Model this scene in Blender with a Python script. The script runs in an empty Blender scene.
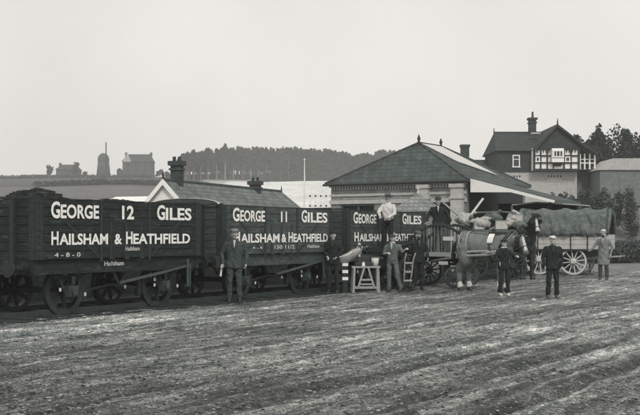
import bpy, math, random
import numpy as np
from mathutils import Vector, Matrix
R = math.radians
random.seed(7); RNG = np.random.default_rng(7)
S = bpy.context.scene
COL = S.collection

# ------------------------------------------------------------------ camera, sky, sun, exposure
FPX, HZ, CH = 1020.0, 234.0, 1.62
cam_d = bpy.data.cameras.new('camera'); cam = bpy.data.objects.new('camera', cam_d); COL.objects.link(cam)
cam_d.sensor_width = 36; cam_d.lens = FPX/640*36; cam_d.clip_end = 5000; cam_d.clip_start = .1
cam_d.shift_y = (HZ-207.5)/640
cam.location = (0, 0, CH); cam.rotation_euler = (R(90), 0, 0); S.camera = cam
S.render.resolution_x, S.render.resolution_y = 1024, 664

SUN_AZ, SUN_EL = 168.0, 42.0        # compass from +Y, clockwise; sun high behind the camera, a little to the right
w = bpy.data.worlds.new('World'); S.world = w; w.use_nodes = True
nt = w.node_tree; nt.nodes.clear()
sky = nt.nodes.new('ShaderNodeTexSky'); sky.sky_type = 'NISHITA'; sky.sun_disc = False
sky.sun_elevation = R(SUN_EL); sky.sun_rotation = R(SUN_AZ); sky.dust_density = 4
bw = nt.nodes.new('ShaderNodeRGBToBW'); nt.links.new(sky.outputs[0], bw.inputs[0])
mx = nt.nodes.new('ShaderNodeMix'); mx.data_type = 'FLOAT'; mx.inputs[0].default_value = .88
nt.links.new(bw.outputs[0], mx.inputs[2]); mx.inputs[3].default_value = 8.2
tc = nt.nodes.new('ShaderNodeTexCoord'); nz = nt.nodes.new('ShaderNodeTexNoise')
nz.inputs['Scale'].default_value = 4.5; nz.inputs['Detail'].default_value = 6
nt.links.new(tc.outputs['Generated'], nz.inputs['Vector'])
mr = nt.nodes.new('ShaderNodeMapRange'); mr.inputs[1].default_value = .3; mr.inputs[2].default_value = .7
mr.inputs[3].default_value = .92; mr.inputs[4].default_value = 1.06
nt.links.new(nz.outputs['Fac'], mr.inputs[0])
ml = nt.nodes.new('ShaderNodeMath'); ml.operation = 'MULTIPLY'
nt.links.new(mx.outputs[0], ml.inputs[0]); nt.links.new(mr.outputs[0], ml.inputs[1])
vm = nt.nodes.new('ShaderNodeVectorMath'); vm.operation = 'SCALE'; vm.inputs[0].default_value = (1.0, .968, .928)
nt.links.new(ml.outputs[0], vm.inputs['Scale'])
bg = nt.nodes.new('ShaderNodeBackground'); bg.inputs[1].default_value = .1
nt.links.new(vm.outputs[0], bg.inputs[0])
wo = nt.nodes.new('ShaderNodeOutputWorld'); nt.links.new(bg.outputs[0], wo.inputs[0])

sd = bpy.data.lights.new('sun', 'SUN'); sd.energy = 1.5; sd.angle = R(10); sd.color = (1, .97, .92)
sun = bpy.data.objects.new('sun', sd); COL.objects.link(sun); sun.location = (-20, -20, 40)
sv = Vector((math.sin(R(SUN_AZ))*math.cos(R(SUN_EL)), math.cos(R(SUN_AZ))*math.cos(R(SUN_EL)), math.sin(R(SUN_EL))))
sun.rotation_euler = sv.to_track_quat('Z', 'Y').to_euler()
S.view_settings.view_transform = 'Standard'; S.view_settings.look = 'None'
S.view_settings.exposure = .18; S.view_settings.gamma = 1; S.view_settings.use_curve_mapping = False
S.render.engine = 'CYCLES'

# ------------------------------------------------------------------ helpers
def X_(px, Z): return (px-320)*Z/FPX
def H_(py, Z): return CH+(HZ-py)*Z/FPX
def ss(a, b, x):
    t = np.clip((x-a)/(b-a), 0, 1); return t*t*(3-2*t)

def ink(v):                      # the greenish-black to warm-white scale of the scene's paints
    t = min(1, v/.30)
    return (v*(.72+.28*t), v*(1.03-.03*t), v*(1.00-.04*t), 1)

_m = {}
def mat(name, v, rough=.8, noise=.25, scale=8, bump=.0, bscale=None, metal=0, spec=.3, stretch=(1, 1, 1), bands=None, dirt=None):
    if name in _m: return _m[name]
    m = bpy.data.materials.new(name); m.use_nodes = True; n = m.node_tree
    b = n.nodes['Principled BSDF']; b.inputs['Roughness'].default_value = rough
    b.inputs['Metallic'].default_value = metal; b.inputs['Specular IOR Level'].default_value = spec
    t = n.nodes.new('ShaderNodeTexCoord'); mp = n.nodes.new('ShaderNodeMapping'); mp.inputs['Scale'].default_value = stretch
    n.links.new(t.outputs['Object'], mp.inputs[0])
    no = n.nodes.new('ShaderNodeTexNoise'); no.inputs['Scale'].default_value = scale; no.inputs['Detail'].default_value = 6
    no.inputs['Roughness'].default_value = .65
    n.links.new(mp.outputs[0], no.inputs['Vector'])
    cr = n.nodes.new('ShaderNodeValToRGB')
    cr.color_ramp.elements[0].position = .3; cr.color_ramp.elements[1].position = .7
    cr.color_ramp.elements[0].color = ink(v*(1-noise)); cr.color_ramp.elements[1].color = ink(min(.92, v*(1+noise)))
    n.links.new(no.outputs['Fac'], cr.inputs[0]); out = cr.outputs[0]
    if dirt:                     # (value, scale, threshold): worn patches with their own shape
        n2 = n.nodes.new('ShaderNodeTexNoise'); n2.inputs['Scale'].default_value = dirt[1]; n2.inputs['Detail'].default_value = 8
        n2.inputs['Roughness'].default_value = .75
        n.links.new(mp.outputs[0], n2.inputs['Vector'])
        c2 = n.nodes.new('ShaderNodeValToRGB'); c2.color_ramp.elements[0].position = dirt[2]; c2.color_ramp.elements[1].position = dirt[2]+.12
        n.links.new(n2.outputs['Fac'], c2.inputs[0])
        mi = n.nodes.new('ShaderNodeMix'); mi.data_type = 'RGBA'; n.links.new(c2.outputs[0], mi.inputs[0])
        n.links.new(out, mi.inputs[6]); mi.inputs[7].default_value = ink(dirt[0]); out = mi.outputs[2]
    n.links.new(out, b.inputs['Base Color'])
    if bump:
        bu = n.nodes.new('ShaderNodeBump'); bu.inputs['Strength'].default_value = 1; bu.inputs['Distance'].default_value = bump
        nb = n.nodes.new('ShaderNodeTexNoise'); nb.inputs['Scale'].default_value = bscale or scale*2; nb.inputs['Detail'].default_value = 5
        n.links.new(mp.outputs[0], nb.inputs['Vector']); n.links.new(nb.outputs['Fac'], bu.inputs['Height'])
        n.links.new(bu.outputs[0], b.inputs['Normal'])
    _m[name] = m; return m

def brick_mat(name, v1, v2, vm_, bw_=.23, bh=.075, mortar=.012, off=.5, scale=1, rot=(0, 0, 0)):
    if name in _m: return _m[name]
    m = bpy.data.materials.new(name); m.use_nodes = True; n = m.node_tree
    b = n.nodes['Principled BSDF']; b.inputs['Roughness'].default_value = .9
    t = n.nodes.new('ShaderNodeTexCoord'); sx = n.nodes.new('ShaderNodeSeparateXYZ'); n.links.new(t.outputs['Object'], sx.inputs[0])
    ad = n.nodes.new('ShaderNodeMath'); n.links.new(sx.outputs[0], ad.inputs[0]); n.links.new(sx.outputs[1], ad.inputs[1])
    cb = n.nodes.new('ShaderNodeCombineXYZ'); n.links.new(ad.outputs[0], cb.inputs[0]); n.links.new(sx.outputs[2], cb.inputs[1])
    br = n.nodes.new('ShaderNodeTexBrick'); br.inputs['Scale'].default_value = scale
    br.inputs['Brick Width'].default_value = bw_; br.inputs['Row Height'].default_value = bh; br.inputs['Mortar Size'].default_value = mortar
    br.offset = off; br.inputs['Color1'].default_value = ink(v1); br.inputs['Color2'].default_value = ink(v2); br.inputs['Mortar'].default_value = ink(vm_)
    n.links.new(cb.outputs[0], br.inputs['Vector'])
    no = n.nodes.new('ShaderNodeTexNoise'); no.inputs['Scale'].default_value = 1.6; no.inputs['Detail'].default_value = 9; no.inputs['Roughness'].default_value = .7
    n.links.new(t.outputs['Object'], no.inputs['Vector'])
    mr_ = n.nodes.new('ShaderNodeMapRange'); mr_.inputs[1].default_value = .3; mr_.inputs[2].default_value = .7
    mr_.inputs[3].default_value = .6; mr_.inputs[4].default_value = 1.35; n.links.new(no.outputs['Fac'], mr_.inputs[0])
    vs = n.nodes.new('ShaderNodeVectorMath'); vs.operation = 'SCALE'
    n.links.new(br.outputs['Color'], vs.inputs[0]); n.links.new(mr_.outputs[0], vs.inputs['Scale'])
    n.links.new(vs.outputs[0], b.inputs['Base Color'])
    bu = n.nodes.new('ShaderNodeBump'); bu.inputs['Distance'].default_value = .01; bu.invert = True
    n.links.new(br.outputs['Fac'], bu.inputs['Height']); n.links.new(bu.outputs[0], b.inputs['Normal'])
    _m[name] = m; return m

class MB:
    def __init__(s): s.v = []; s.f = []
    def add(s, vs, fs, M=None):
        o = len(s.v)
        s.v += [tuple(M @ Vector(p)) if M is not None else tuple(p) for p in vs]
        s.f += [tuple(i+o for i in f) for f in fs]; return s
    def box(s, c, d, rot=None, M=None):
        x, y, z = d[0]/2, d[1]/2, d[2]/2
        vs = [(-x, -y, -z), (x, -y, -z), (x, y, -z), (-x, y, -z), (-x, -y, z), (x, -y, z), (x, y, z), (-x, y, z)]
        T = Matrix.Translation(c)
        if rot is not None:
            from mathutils import Euler
            T = T @ Euler(rot).to_matrix().to_4x4()
        if M is not None: T = M @ T
        return s.add(vs, [(0, 3, 2, 1), (4, 5, 6, 7), (0, 1, 5, 4), (1, 2, 6, 5), (2, 3, 7, 6), (3, 0, 4, 7)], T)
    def bar(s, a, b, wd, ht=None):                       # rectangular bar between two points
        a, b = Vector(a), Vector(b); ht = ht or wd; d = b-a
        q = d.to_track_quat('X', 'Z').to_matrix().to_4x4()
        return s.box((0, 0, 0), (d.length, wd, ht), M=Matrix.Translation((a+b)/2) @ q)
    def tube(s, pts, rad, n=8, cap=True, flat=None):
        pts = [Vector(p) for p in pts]
        if not isinstance(rad, (list, tuple)): rad = [rad]*len(pts)
        o = len(s.v); k = len(pts)
        t0 = (pts[1]-pts[0]).normalized()
        up = Vector((0, 0, 1)) if abs(t0.z) < .9 else Vector((0, 1, 0))
        for i, p in enumerate(pts):
            t = (pts[min(i+1, k-1)]-pts[max(i-1, 0)])
            t = t.normalized() if t.length > 1e-9 else t0
            u = (up - t*up.dot(t)).normalized(); up = u; vv = t.cross(u)
            for j in range(n):
                a = 2*math.pi*j/n; r = rad[i]
                ru, rv = (r if not isinstance(r, tuple) else r[0]), (r if not isinstance(r, tuple) else r[1])
                s.v.append(tuple(p+u*math.cos(a)*ru+vv*math.sin(a)*rv))
        for i in range(k-1):
            for j in range(n):
                a, b = o+i*n+j, o+i*n+(j+1) % n
                s.f.append((a, b, b+n, a+n))
        if cap:
            s.f.append(tuple(o+j for j in reversed(range(n)))); s.f.append(tuple(o+(k-1)*n+j for j in range(n)))
        return s
    def ell(s, c, r, n=12, m=8, M=None):
        vs = [(0, 0, 1)]
        for i in range(1, m):
            for j in range(n):
                ph = math.pi*i/m; th = 2*math.pi*j/n
                vs.append((math.sin(ph)*math.cos(th), math.sin(ph)*math.sin(th), math.cos(ph)))
        vs.append((0, 0, -1)); fs = []
        for j in range(n): fs.append((0, 1+j, 1+(j+1) % n))
        for i in range(m-2):
            for j in range(n):
                a = 1+i*n+j; b = 1+i*n+(j+1) % n; fs.append((a, a+n, b+n, b))
        l = len(vs)-1
        for j in range(n): fs.append((l, l-n+(j+1) % n, l-n+j))
        T = Matrix.Translation(c) @ (M or Matrix.Identity(4)) @ Matrix.Diagonal((*r, 1))
        return s.add(vs, fs, T)
    def cap(s, a, b, ra, rb, n=10):                       # tapered capsule
        a, b = Vector(a), Vector(b); d = b-a; L = max(d.length, 1e-6); t = d/L; pts = []; rad = []
        for k in (80, 50, 20): pts.append(a-t*ra*math.sin(R(k))); rad.append(ra*math.cos(R(k)))
        for k in (20, 50, 80): pts.append(b+t*rb*math.sin(R(k))); rad.append(rb*math.cos(R(k)))
        return s.tube(pts, rad, n)
    def loft(s, rings, cap=True, closed=True):
        o = len(s.v); n = len(rings[0])
        for r in rings: s.v += [tuple(p) for p in r]
        for i in range(len(rings)-1):
            for j in range(n if closed else n-1):
                a, b = o+i*n+j, o+i*n+(j+1) % n; s.f.append((a, b, b+n, a+n))
        if cap and closed:
            s.f.append(tuple(o+j for j in reversed(range(n)))); s.f.append(tuple(o+(len(rings)-1)*n+j for j in range(n)))
        return s
    def prism(s, poly, vec):                              # planar polygon (3-D points) extruded by vec
        v = Vector(vec); n = len(poly); o = len(s.v)
        s.v += [tuple(p) for p in poly]+[tuple(Vector(p)+v) for p in poly]
        s.f.append(tuple(o+i for i in reversed(range(n)))); s.f.append(tuple(o+n+i for i in range(n)))
        for i in range(n):
            j = (i+1) % n; s.f.append((o+i, o+j, o+n+j, o+n+i))
        return s
    def cyl(s, c, axis, r, L, n=16, r2=None):
        c = Vector(c); a = Vector(axis).normalized()
        return s.tube([c-a*L/2, c+a*L/2], [r, r if r2 is None else r2], n)
    def build(s, name, m, parent=None, smooth=False, remesh=None, bevel=None, folds=None):
        me = bpy.data.meshes.new(name); me.from_pydata(s.v, [], s.f); me.update()
        o = bpy.data.objects.new(name, me); COL.objects.link(o)
        import bmesh
        b = bmesh.new(); b.from_mesh(me); bmesh.ops.recalc_face_normals(b, faces=b.faces); b.to_mesh(me); b.free()
        if remesh or bevel:
            if remesh:
                mo = o.modifiers.new('r', 'REMESH'); mo.mode = 'VOXEL'; mo.voxel_size = remesh
                sm = o.modifiers.new('s', 'SMOOTH'); sm.factor = .5; sm.iterations = 3
            if bevel:
                bv = o.modifiers.new('b', 'BEVEL'); bv.width = bevel; bv.segments = 2; bv.limit_method = 'ANGLE'
            dg = bpy.context.evaluated_depsgraph_get(); ne = bpy.data.meshes.new_from_object(o.evaluated_get(dg))
            o.modifiers.clear(); o.data = ne; bpy.data.meshes.remove(me); me = ne; me.name = name
        if folds:
            from mathutils import noise
            nv = len(me.vertices); co = np.empty(nv*3); no_ = np.empty(nv*3); me.vertices.foreach_get('co', co); me.vertices.foreach_get('normal', no_)
            co = co.reshape(-1, 3); no_ = no_.reshape(-1, 3); fr, am = folds; off = random.uniform(0, 90)
            d_ = np.array([noise.noise((c[0]*fr+off, c[1]*fr, c[2]*fr*.75+c[0]*fr*.8))+.5*noise.noise((c[0]*fr*2.3, c[1]*fr*2.3+off, c[2]*fr*2.3)) for c in co])
            d_ = np.where(d_ > 0, d_, d_*.5)
            co = co+no_*(d_*am)[:, None]; me.vertices.foreach_set('co', co.ravel()); me.update()
        if m: me.materials.clear(); me.materials.append(m)
        if smooth or remesh:
            me.polygons.foreach_set('use_smooth', [True]*len(me.polygons))
        if parent: o.parent = parent
        return o

def fast_mesh(name, V, F4, m, parent=None, col=None):
    me = bpy.data.meshes.new(name); V = np.asarray(V, np.float32); F = np.asarray(F4, np.int32); k = F.shape[1]
    me.vertices.add(len(V)); me.vertices.foreach_set('co', V.ravel())
    me.loops.add(F.size); me.loops.foreach_set('vertex_index', F.ravel())
    me.polygons.add(len(F)); me.polygons.foreach_set('loop_start', np.arange(len(F), dtype=np.int32)*k)
    me.polygons.foreach_set('loop_total', np.full(len(F), k, np.int32)); me.update(calc_edges=True)
    if col is not None:
        at = me.attributes.new('tone', 'FLOAT', 'POINT'); at.data.foreach_set('value', np.asarray(col, np.float32).ravel())
    o = bpy.data.objects.new(name, me); COL.objects.link(o); me.materials.append(m)
    if parent: o.parent = parent
    return o

def tag(o, label=None, cat=None, group=None, kind=None):
    if label: o['label'] = label
    if cat: o['category'] = cat
    if group: o['group'] = group
    if kind: o['kind'] = kind
    return o
def thing(name, loc, rz, label, cat, group=None):
    o = bpy.data.objects.new(name, None); COL.objects.link(o); o.location = loc; o.rotation_euler = (0, 0, rz)
    o.empty_display_size = .2
    return tag(o, label, cat, group)
def copy_tree(o, parent=None):
    c = o.copy(); COL.objects.link(c); c.parent = parent
    for ch in list(o.children): copy_tree(ch, c)
    return c

def text_mesh(name, items, m, parent, plane='side', y=0, bold=.012):
    """items: (string, x0, x1, baseline z, cap height) on a vertical plane facing -y"""
    mb = MB()
    for (st, x0, x1, zb, ch) in items:
        cu = bpy.data.curves.new('t', 'FONT'); cu.body = st; cu.size = 1; cu.offset = bold; cu.resolution_u = 3
        ob = bpy.data.objects.new('t', cu); COL.objects.link(ob)
        dg = bpy.context.evaluated_depsgraph_get(); me = bpy.data.meshes.new_from_object(ob.evaluated_get(dg))
        vs = np.array([v.co[:] for v in me.vertices]); fs = [tuple(p.vertices) for p in me.polygons]
        mn, mxx = vs.min(0), vs.max(0); sx_ = (x1-x0)/(mxx[0]-mn[0]); sz_ = ch/.72
        mb.add([((v[0]-mn[0])*sx_+x0, y, zb+v[1]*sz_) for v in vs], fs)
        bpy.data.objects.remove(ob); bpy.data.curves.remove(cu); bpy.data.meshes.remove(me)
    return mb.build(name, m, parent)

# ------------------------------------------------------------------ noise (numpy) for terrain and mud
def vnoise(x, y, seed=0):
    r = np.random.default_rng(seed).random((256, 256)); xi = np.floor(x).astype(int); yi = np.floor(y).astype(int)
    fx = x-xi; fy = y-yi; fx = fx*fx*(3-2*fx); fy = fy*fy*(3-2*fy)
    g = lambda a, b: r[a % 256, b % 256]
    return (g(xi, yi)*(1-fx)+g(xi+1, yi)*fx)*(1-fy)+(g(xi, yi+1)*(1-fx)+g(xi+1, yi+1)*fx)*fy
def fbm(x, y, o=4, seed=0):
    s = 0; a = 1; t = 0
    for i in range(o):
        s = s+a*vnoise(x*2**i, y*2**i, seed+i); t += a; a *= .55
    return s/t-.5

def terrain(x, y):
    x = np.asarray(x, float); y = np.asarray(y, float)
    rise = .070*np.clip(y-74, 0, 430)-.03*np.clip(y-500, 0, 3000)
    right = ss(.17, .30, x/np.maximum(y, 1))            # the crest drops to the right, behind the station
    rise = rise*(1-.45*right*ss(110, 300, y))
    terr = 2.7*ss(14, 20, x)*ss(74, 90, y)
    h = rise+terr+fbm(x/60, y/60, 4, 3)*3*ss(90, 200, y)*(1-ss(400, 520, y)*.7)
    return h

# ------------------------------------------------------------------ materials
M = dict(
 wagon=mat('wagon_boards', .022, .75, .45, 5, .004, 22, spec=.25, stretch=(1, 1, 4), dirt=(.085, 2.6, .54)),
 wagon2=mat('wagon_boards_faded', .066, .75, .35, 5, .004, 22, spec=.25, stretch=(1, 1, 4), dirt=(.16, 2.6, .54)),
 wagon3=mat('wagon_boards_dusty', .06, .75, .35, 5, .004, 22, spec=.25, stretch=(1, 1, 4), dirt=(.15, 2.6, .55)),
 under=mat('wagon_ironwork', .026, .7, .4, 12, .002, 40, spec=.4, dirt=(.06, 6, .58)),
 iron=mat('black_iron', .02, .55, .4, 14, .001, 50, spec=.5),
 white=mat('white_sign_paint', .80, .8, .08, 20, dirt=(.25, 10, .575)),
 dullwhite=mat('worn_white_paint', .55, .85, .15, 9, dirt=(.2, 9, .55)),
 coal=mat('coal', .018, .5, .5, 30, .01, 60, spec=.5),
 slate=brick_mat('slates', .055, .085, .03, .3, .2, .012),
 slate2=brick_mat('cottage_slates', .13, .18, .07, .3, .2, .012),
 darkslate=brick_mat('house_tiles', .035, .055, .02, .17, .11, .01),
 brick=brick_mat('station_brick', .26, .36, .16),
 tile=brick_mat('hung_tiles', .035, .06, .02, .17, .12, .01),
 render_=mat('pale_render', .40, .9, .14, 3, .003, 30, dirt=(.27, 1.3, .55)),
 chim=brick_mat('chimney_brick', .045, .075, .03),
 stone=mat('pale_stone', .45, .9, .15, 6, .003, 30, dirt=(.28, 5, .58)),
 timber=mat('dark_timber', .03, .8, .3, 10),
 palewood=mat('pale_wood', .30, .8, .3, 12, .002, 40, stretch=(4, 1, 1), dirt=(.15, 8, .6)),
 midwood=mat('grey_wood', .12, .8, .3, 12, .002, 40, dirt=(.2, 8, .6)),
 darkwood=mat('dark_wood', .035, .8, .3, 12, .002, 40, dirt=(.08, 8, .6)),
 glass=mat('window_glass', .03, .15, .2, 3, spec=.6),
 skin=mat('skin', .42, .6, .1, 20),
 coat=mat('dark_wool', .02, .9, .35, 18, .004, 60),
 coat2=mat('charcoal_wool', .06, .9, .35, 18, .004, 60),
 grey=mat('grey_cloth', .12, .9, .3, 14, .004, 50, dirt=(.07, 7, .58)),
 greylight=mat('light_grey_coat', .19, .9, .25, 10, .004, 40),
 shirt=mat('pale_shirt', .55, .9, .12, 14, .003, 50),
 boot=mat('boot_leather', .02, .5, .3, 20, spec=.5),
 paleboot=mat('pale_spats', .60, .8, .2, 20),
 hair=mat('dark_hair', .03, .8, .3, 40),
 tarp=mat('tarpaulin', .12, .9, .35, 7, .02, 7, dirt=(.20, 2.2, .53)),
 sack=mat('sackcloth', .36, .95, .2, 14, .008, 40, dirt=(.22, 6, .6)),
 horse=mat('grey_horse_coat', .13, .5, .3, 5, spec=.5, dirt=(.24, 2.6, .55)),
 horse2=mat('dark_horse_coat', .028, .55, .3, 6, spec=.4),
 mane=mat('horse_mane', .02, .8, .3, 30),
 feather=mat('white_horsehair', .5, .9, .2, 20),
 leather=mat('harness_leather', .02, .5, .3, 20, spec=.5),
 paleleather=mat('pale_harness_pad', .7, .8, .2, 12),
 metal=mat('bright_metal', .42, .4, .2, 10, metal=.3, spec=.5, dirt=(.2, 6, .6)),
 steel=mat('rail_steel', .06, .45, .25, 12, metal=.4),
 leaf=mat('conifer_needles', .04, .9, .5, .6),
 leaf2=mat('bush_leaves', .07, .9, .5, 1.5),
 bark=mat('pine_bark', .16, .9, .3, 8),
 ballast=mat('track_ballast', .03, .9, .6, 28, .03, 24),
 millwall=mat('weathered_boarding', .07, .9, .25, 2, .01, 8),
)

# ------------------------------------------------------------------ ground
def ground_material():
    m = bpy.data.materials.new('yard_mud'); m.use_nodes = True; n = m.node_tree; L = n.links.new
    b = n.nodes['Principled BSDF']
    tcn = n.nodes.new('ShaderNodeTexCoord')
    at = n.nodes.new('ShaderNodeAttribute'); at.attribute_name = 'tone'
    def noise(scale, det=6, rough=.7, st=None, rz=0, dist=0):
        mp = n.nodes.new('ShaderNodeMapping'); mp.inputs['Rotation'].default_value = (0, 0, rz)
        mp.inputs['Scale'].default_value = st or (1, 1, 1)
        m0 = n.nodes.new('ShaderNodeMapping'); m0.inputs['Rotation'].default_value = (0, 0, rz); mp.inputs['Rotation'].default_value = (0, 0, 0)
        L(tcn.outputs['Object'], m0.inputs[0]); L(m0.outputs[0], mp.inputs[0]); no = n.nodes.new('ShaderNodeTexNoise'); no.inputs['Scale'].default_value = scale
        no.inputs['Detail'].default_value = det; no.inputs['Roughness'].default_value = rough; no.inputs['Distortion'].default_value = dist
        L(mp.outputs[0], no.inputs['Vector']); return no.outputs['Fac']
    fine = noise(34, 3, .7); mid = noise(7, 5, .75); big = noise(.5, 3, .6); streak = noise(1.0, 3, .6, (6, .45, 1), R(33), .5)
    def math_(op, a, b_):
        q = n.nodes.new('ShaderNodeMath'); q.operation = op
        for i, z in enumerate((a, b_)):
            if isinstance(z, (int, float)): q.inputs[i].default_value = z
            else: L(z, q.inputs[i])
        return q.outputs[0]
    t = math_('ADD', math_('ADD', math_('MULTIPLY', fine, .36), math_('MULTIPLY', big, .12)), math_('ADD', math_('MULTIPLY', mid, .26), math_('MULTIPLY', streak, .26)))
    cr = n.nodes.new('ShaderNodeValToRGB'); e = cr.color_ramp.elements
    e[0].position = .42; e[0].color = ink(.025); e[1].position = .60; e[1].color = ink(.92)  # bright end of the ramp paints wet glints into the mud
    q = e.new(.465); q.color = ink(.08); q = e.new(.50); q.color = ink(.17); q = e.new(.54); q.color = ink(.36)
    L(t, cr.inputs[0])
    vs = n.nodes.new('ShaderNodeVectorMath'); vs.operation = 'SCALE'; L(cr.outputs[0], vs.inputs[0]); L(at.outputs['Fac'], vs.inputs['Scale'])
    L(vs.outputs[0], b.inputs['Base Color']); b.inputs['Roughness'].default_value = .7; b.inputs['Specular IOR Level'].default_value = .35
    bu = n.nodes.new('ShaderNodeBump'); bu.inputs['Distance'].default_value = .03; L(fine, bu.inputs['Height']); L(bu.outputs[0], b.inputs['Normal'])
    return m
def field_material():
    m = bpy.data.materials.new('fields'); m.use_nodes = True; n = m.node_tree; L = n.links.new
    b = n.nodes['Principled BSDF']; b.inputs['Roughness'].default_value = .95
    at = n.nodes.new('ShaderNodeAttribute'); at.attribute_name = 'tone'
    tcn = n.nodes.new('ShaderNodeTexCoord'); no = n.nodes.new('ShaderNodeTexNoise'); no.inputs['Scale'].default_value = .12; no.inputs['Detail'].default_value = 10
    L(tcn.outputs['Object'], no.inputs['Vector'])
    mr_ = n.nodes.new('ShaderNodeMapRange'); mr_.inputs[1].default_value = .3; mr_.inputs[2].default_value = .7; mr_.inputs[3].default_value = .45; mr_.inputs[4].default_value = 1.5
    no.inputs['Roughness'].default_value = .8; no.inputs['Scale'].default_value = .5
    L(no.outputs['Fac'], mr_.inputs[0])
    q = n.nodes.new('ShaderNodeMath'); q.operation = 'MULTIPLY'; L(at.outputs['Fac'], q.inputs[0]); L(mr_.outputs[0], q.inputs[1])
    vs = n.nodes.new('ShaderNodeVectorMath'); vs.operation = 'SCALE'; vs.inputs[0].default_value = (.98, 1, .97); L(q.outputs[0], vs.inputs['Scale'])
    L(vs.outputs[0], b.inputs['Base Color']); return m

# yard: finely modelled trodden mud (y 3..46), a coarse sheet of country beyond
TD = Vector((math.cos(R(57)), math.sin(R(57)), 0)); TN = Vector((-TD.y, TD.x, 0)); T0 = Vector((X_(50, 19.77), 19.77, 0))
def yard():
    ys = np.concatenate([np.arange(4, 16, .045), np.arange(16, 28, .06), np.arange(28, 46.1, .12)])
    us = np.linspace(-.40, .40, 620)
    Y, U = np.meshgrid(ys, us, indexing='ij'); X = U*(Y+1.5)
    # distance from the line of the train: nothing is churned up under the track
    nd = (X-T0.x)*TN.x+(Y-T0.y)*TN.y
    act = 1-ss(.0, .36, nd)
    z = fbm(X*.5, Y*.5, 4, 11)*.05+fbm(X*5, Y*5, 3, 31)*.035
    a = R(33); s_ = X*math.cos(a)-Y*math.sin(a); t_ = X*math.sin(a)+Y*math.cos(a)
    bend = s_+.30*np.sin(t_*.17)
    rut = .25+.75*ss(-1.0, 3.0, X-(Y-12)*.18)*ss(26, 13, Y); z = z+.030*fbm(bend*4.2, t_*.30, 5, 51)*rut+.022*fbm(bend*9, t_*.8, 3, 53)+.03*fbm(X*3.2, Y*3.2, 4, 61)+.018*fbm(X*12, Y*12, 2, 63)*ss(30, 18, Y)
    tone = np.ones_like(z)
    for c, wd, dp in ((-8.2, .10, .05), (-6.9, .10, .05), (-5.6, .14, .05), (-4.4, .1, .04), (-3.4, .1, .05), (-2.2, .12, .05), (-9.8, .1, .04), (-11.5, .12, .05), (-1.2, .1, .04), (-13.2, .1, .04)):
        dd = bend-c+.10*fbm(t_*.5, t_*0+c, 2, 77)*2
        dp = dp*(.2+.75*rut)*(.4+1.4*vnoise(t_*.22, t_*0+c*3, 15)); z = z-dp*np.exp(-(dd/wd)**2)+.45*dp*np.exp(-((np.abs(dd)-2.2*wd)/wd)**2)
        tone = tone*(1-.55*np.exp(-(dd/(wd*1.3))**2)*(fbm(X*.8, Y*.8, 3, 5)+.7)*rut)*(1+.5*rut*np.exp(-((dd-2.0*wd)/wd)**2))
    tone = tone*(1.0+.9*fbm(X*.35+3, Y*.35, 3, 91))*(1+1.5*fbm(bend*2.6, t_*.22, 5, 95))*(1+.9*fbm(bend*11, t_*.9, 3, 97))*(.86-.16*ss(15, 10.5, Y))*(1-.25*act*ss(13.5, 10.0, Y))
    # pale trodden strip next to the rails
    tone = tone*(1+.5*np.exp(-((nd+2.0)/1.2)**2)*(1-ss(-3.2, -1.5, X)) )
    z = z*act-.012-.08*(1-act)
    V = np.stack([X, Y, z], -1).reshape(-1, 3); ny, nx = X.shape
    i = np.arange(ny-1)[:, None]*nx+np.arange(nx-1)[None]; i = i.ravel()
    F = np.stack([i, i+1, i+1+nx, i+nx], -1)
    o = fast_mesh('ground', V, F, ground_material(), col=tone); o.data.polygons.foreach_set('use_smooth', [True]*len(F))
    tag(o, kind='structure')
yard()
def country():
    ys = np.concatenate([[-30, 0, 20], np.arange(40, 140, 2.5), np.arange(140, 560, 6), np.linspace(566, 720, 12)])
    us = np.linspace(-.9, .9, 330)
    Y, U = np.meshgrid(ys, us, indexing='ij'); X = U*(np.maximum(Y, 0)+45)
    Zt = terrain(X, Y)-.16
    px = 320+FPX*X/np.maximum(Y, 1)
    tone = np.full_like(X, .10)
    tone = np.where((Y > 290), .04, tone)                                   # rough pasture under the crest
    tone = np.where((px > 205) & (Y > 90) & (Y < 430), .36, tone)
    tone = np.where((px > 226) & (Y > 84) & (px < 420) & (Y < 400), .60, tone)   # pale stubble
    tone = np.where((px > 480), .11, tone)
    tone = np.where(Y < 74, .16, tone)
    tone = tone*(1+.5*fbm(X/9, Y/9, 3, 8))
    V = np.stack([X, Y, Zt], -1).reshape(-1, 3); ny, nx = X.shape
    i = (np.arange(ny-1)[:, None]*nx+np.arange(nx-1)[None]).ravel()
    o = fast_mesh('hills', V, np.stack([i, i+1, i+1+nx, i+nx], -1), field_material(), col=tone)
    tag(o, kind='structure')
country()

# ------------------------------------------------------------------ railway track
def track():
    yaw = R(57)
    def rails(off, name):
        r = thing(name, tuple(T0+TN*off), yaw, None, None); tag(r, kind='structure')
        return r
    mb = MB().box((5, 1.15, -.05), (42, 3.1, .10)); b = mb.build('ballast', M['ballast']); b.location = T0; b.rotation_euler = (0, 0, yaw); tag(b, kind='structure')
    r = rails(0, 'railway_track')
    for yy in (.43, 1.87):
        MB().box((5, yy, .045), (42, .07, .13)).box((5, yy, -.0), (42, .13, .03)).build('rail', M['steel'], r)
    s = MB()
    for k in range(50): s.box((-15+k*.8+random.uniform(-.03, .03), 1.15, -.012), (.25, 2.6, .08))
    s.build('sleepers', M['darkwood'], r)
    # timber and setts edging between the rails and the yard
    k = MB().box((5, .20, -.03), (42, .10, .05)).build('kerb', M['darkwood']); k.location = T0; k.rotation_euler = (0, 0, yaw); tag(k, kind='structure')
track()

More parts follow.
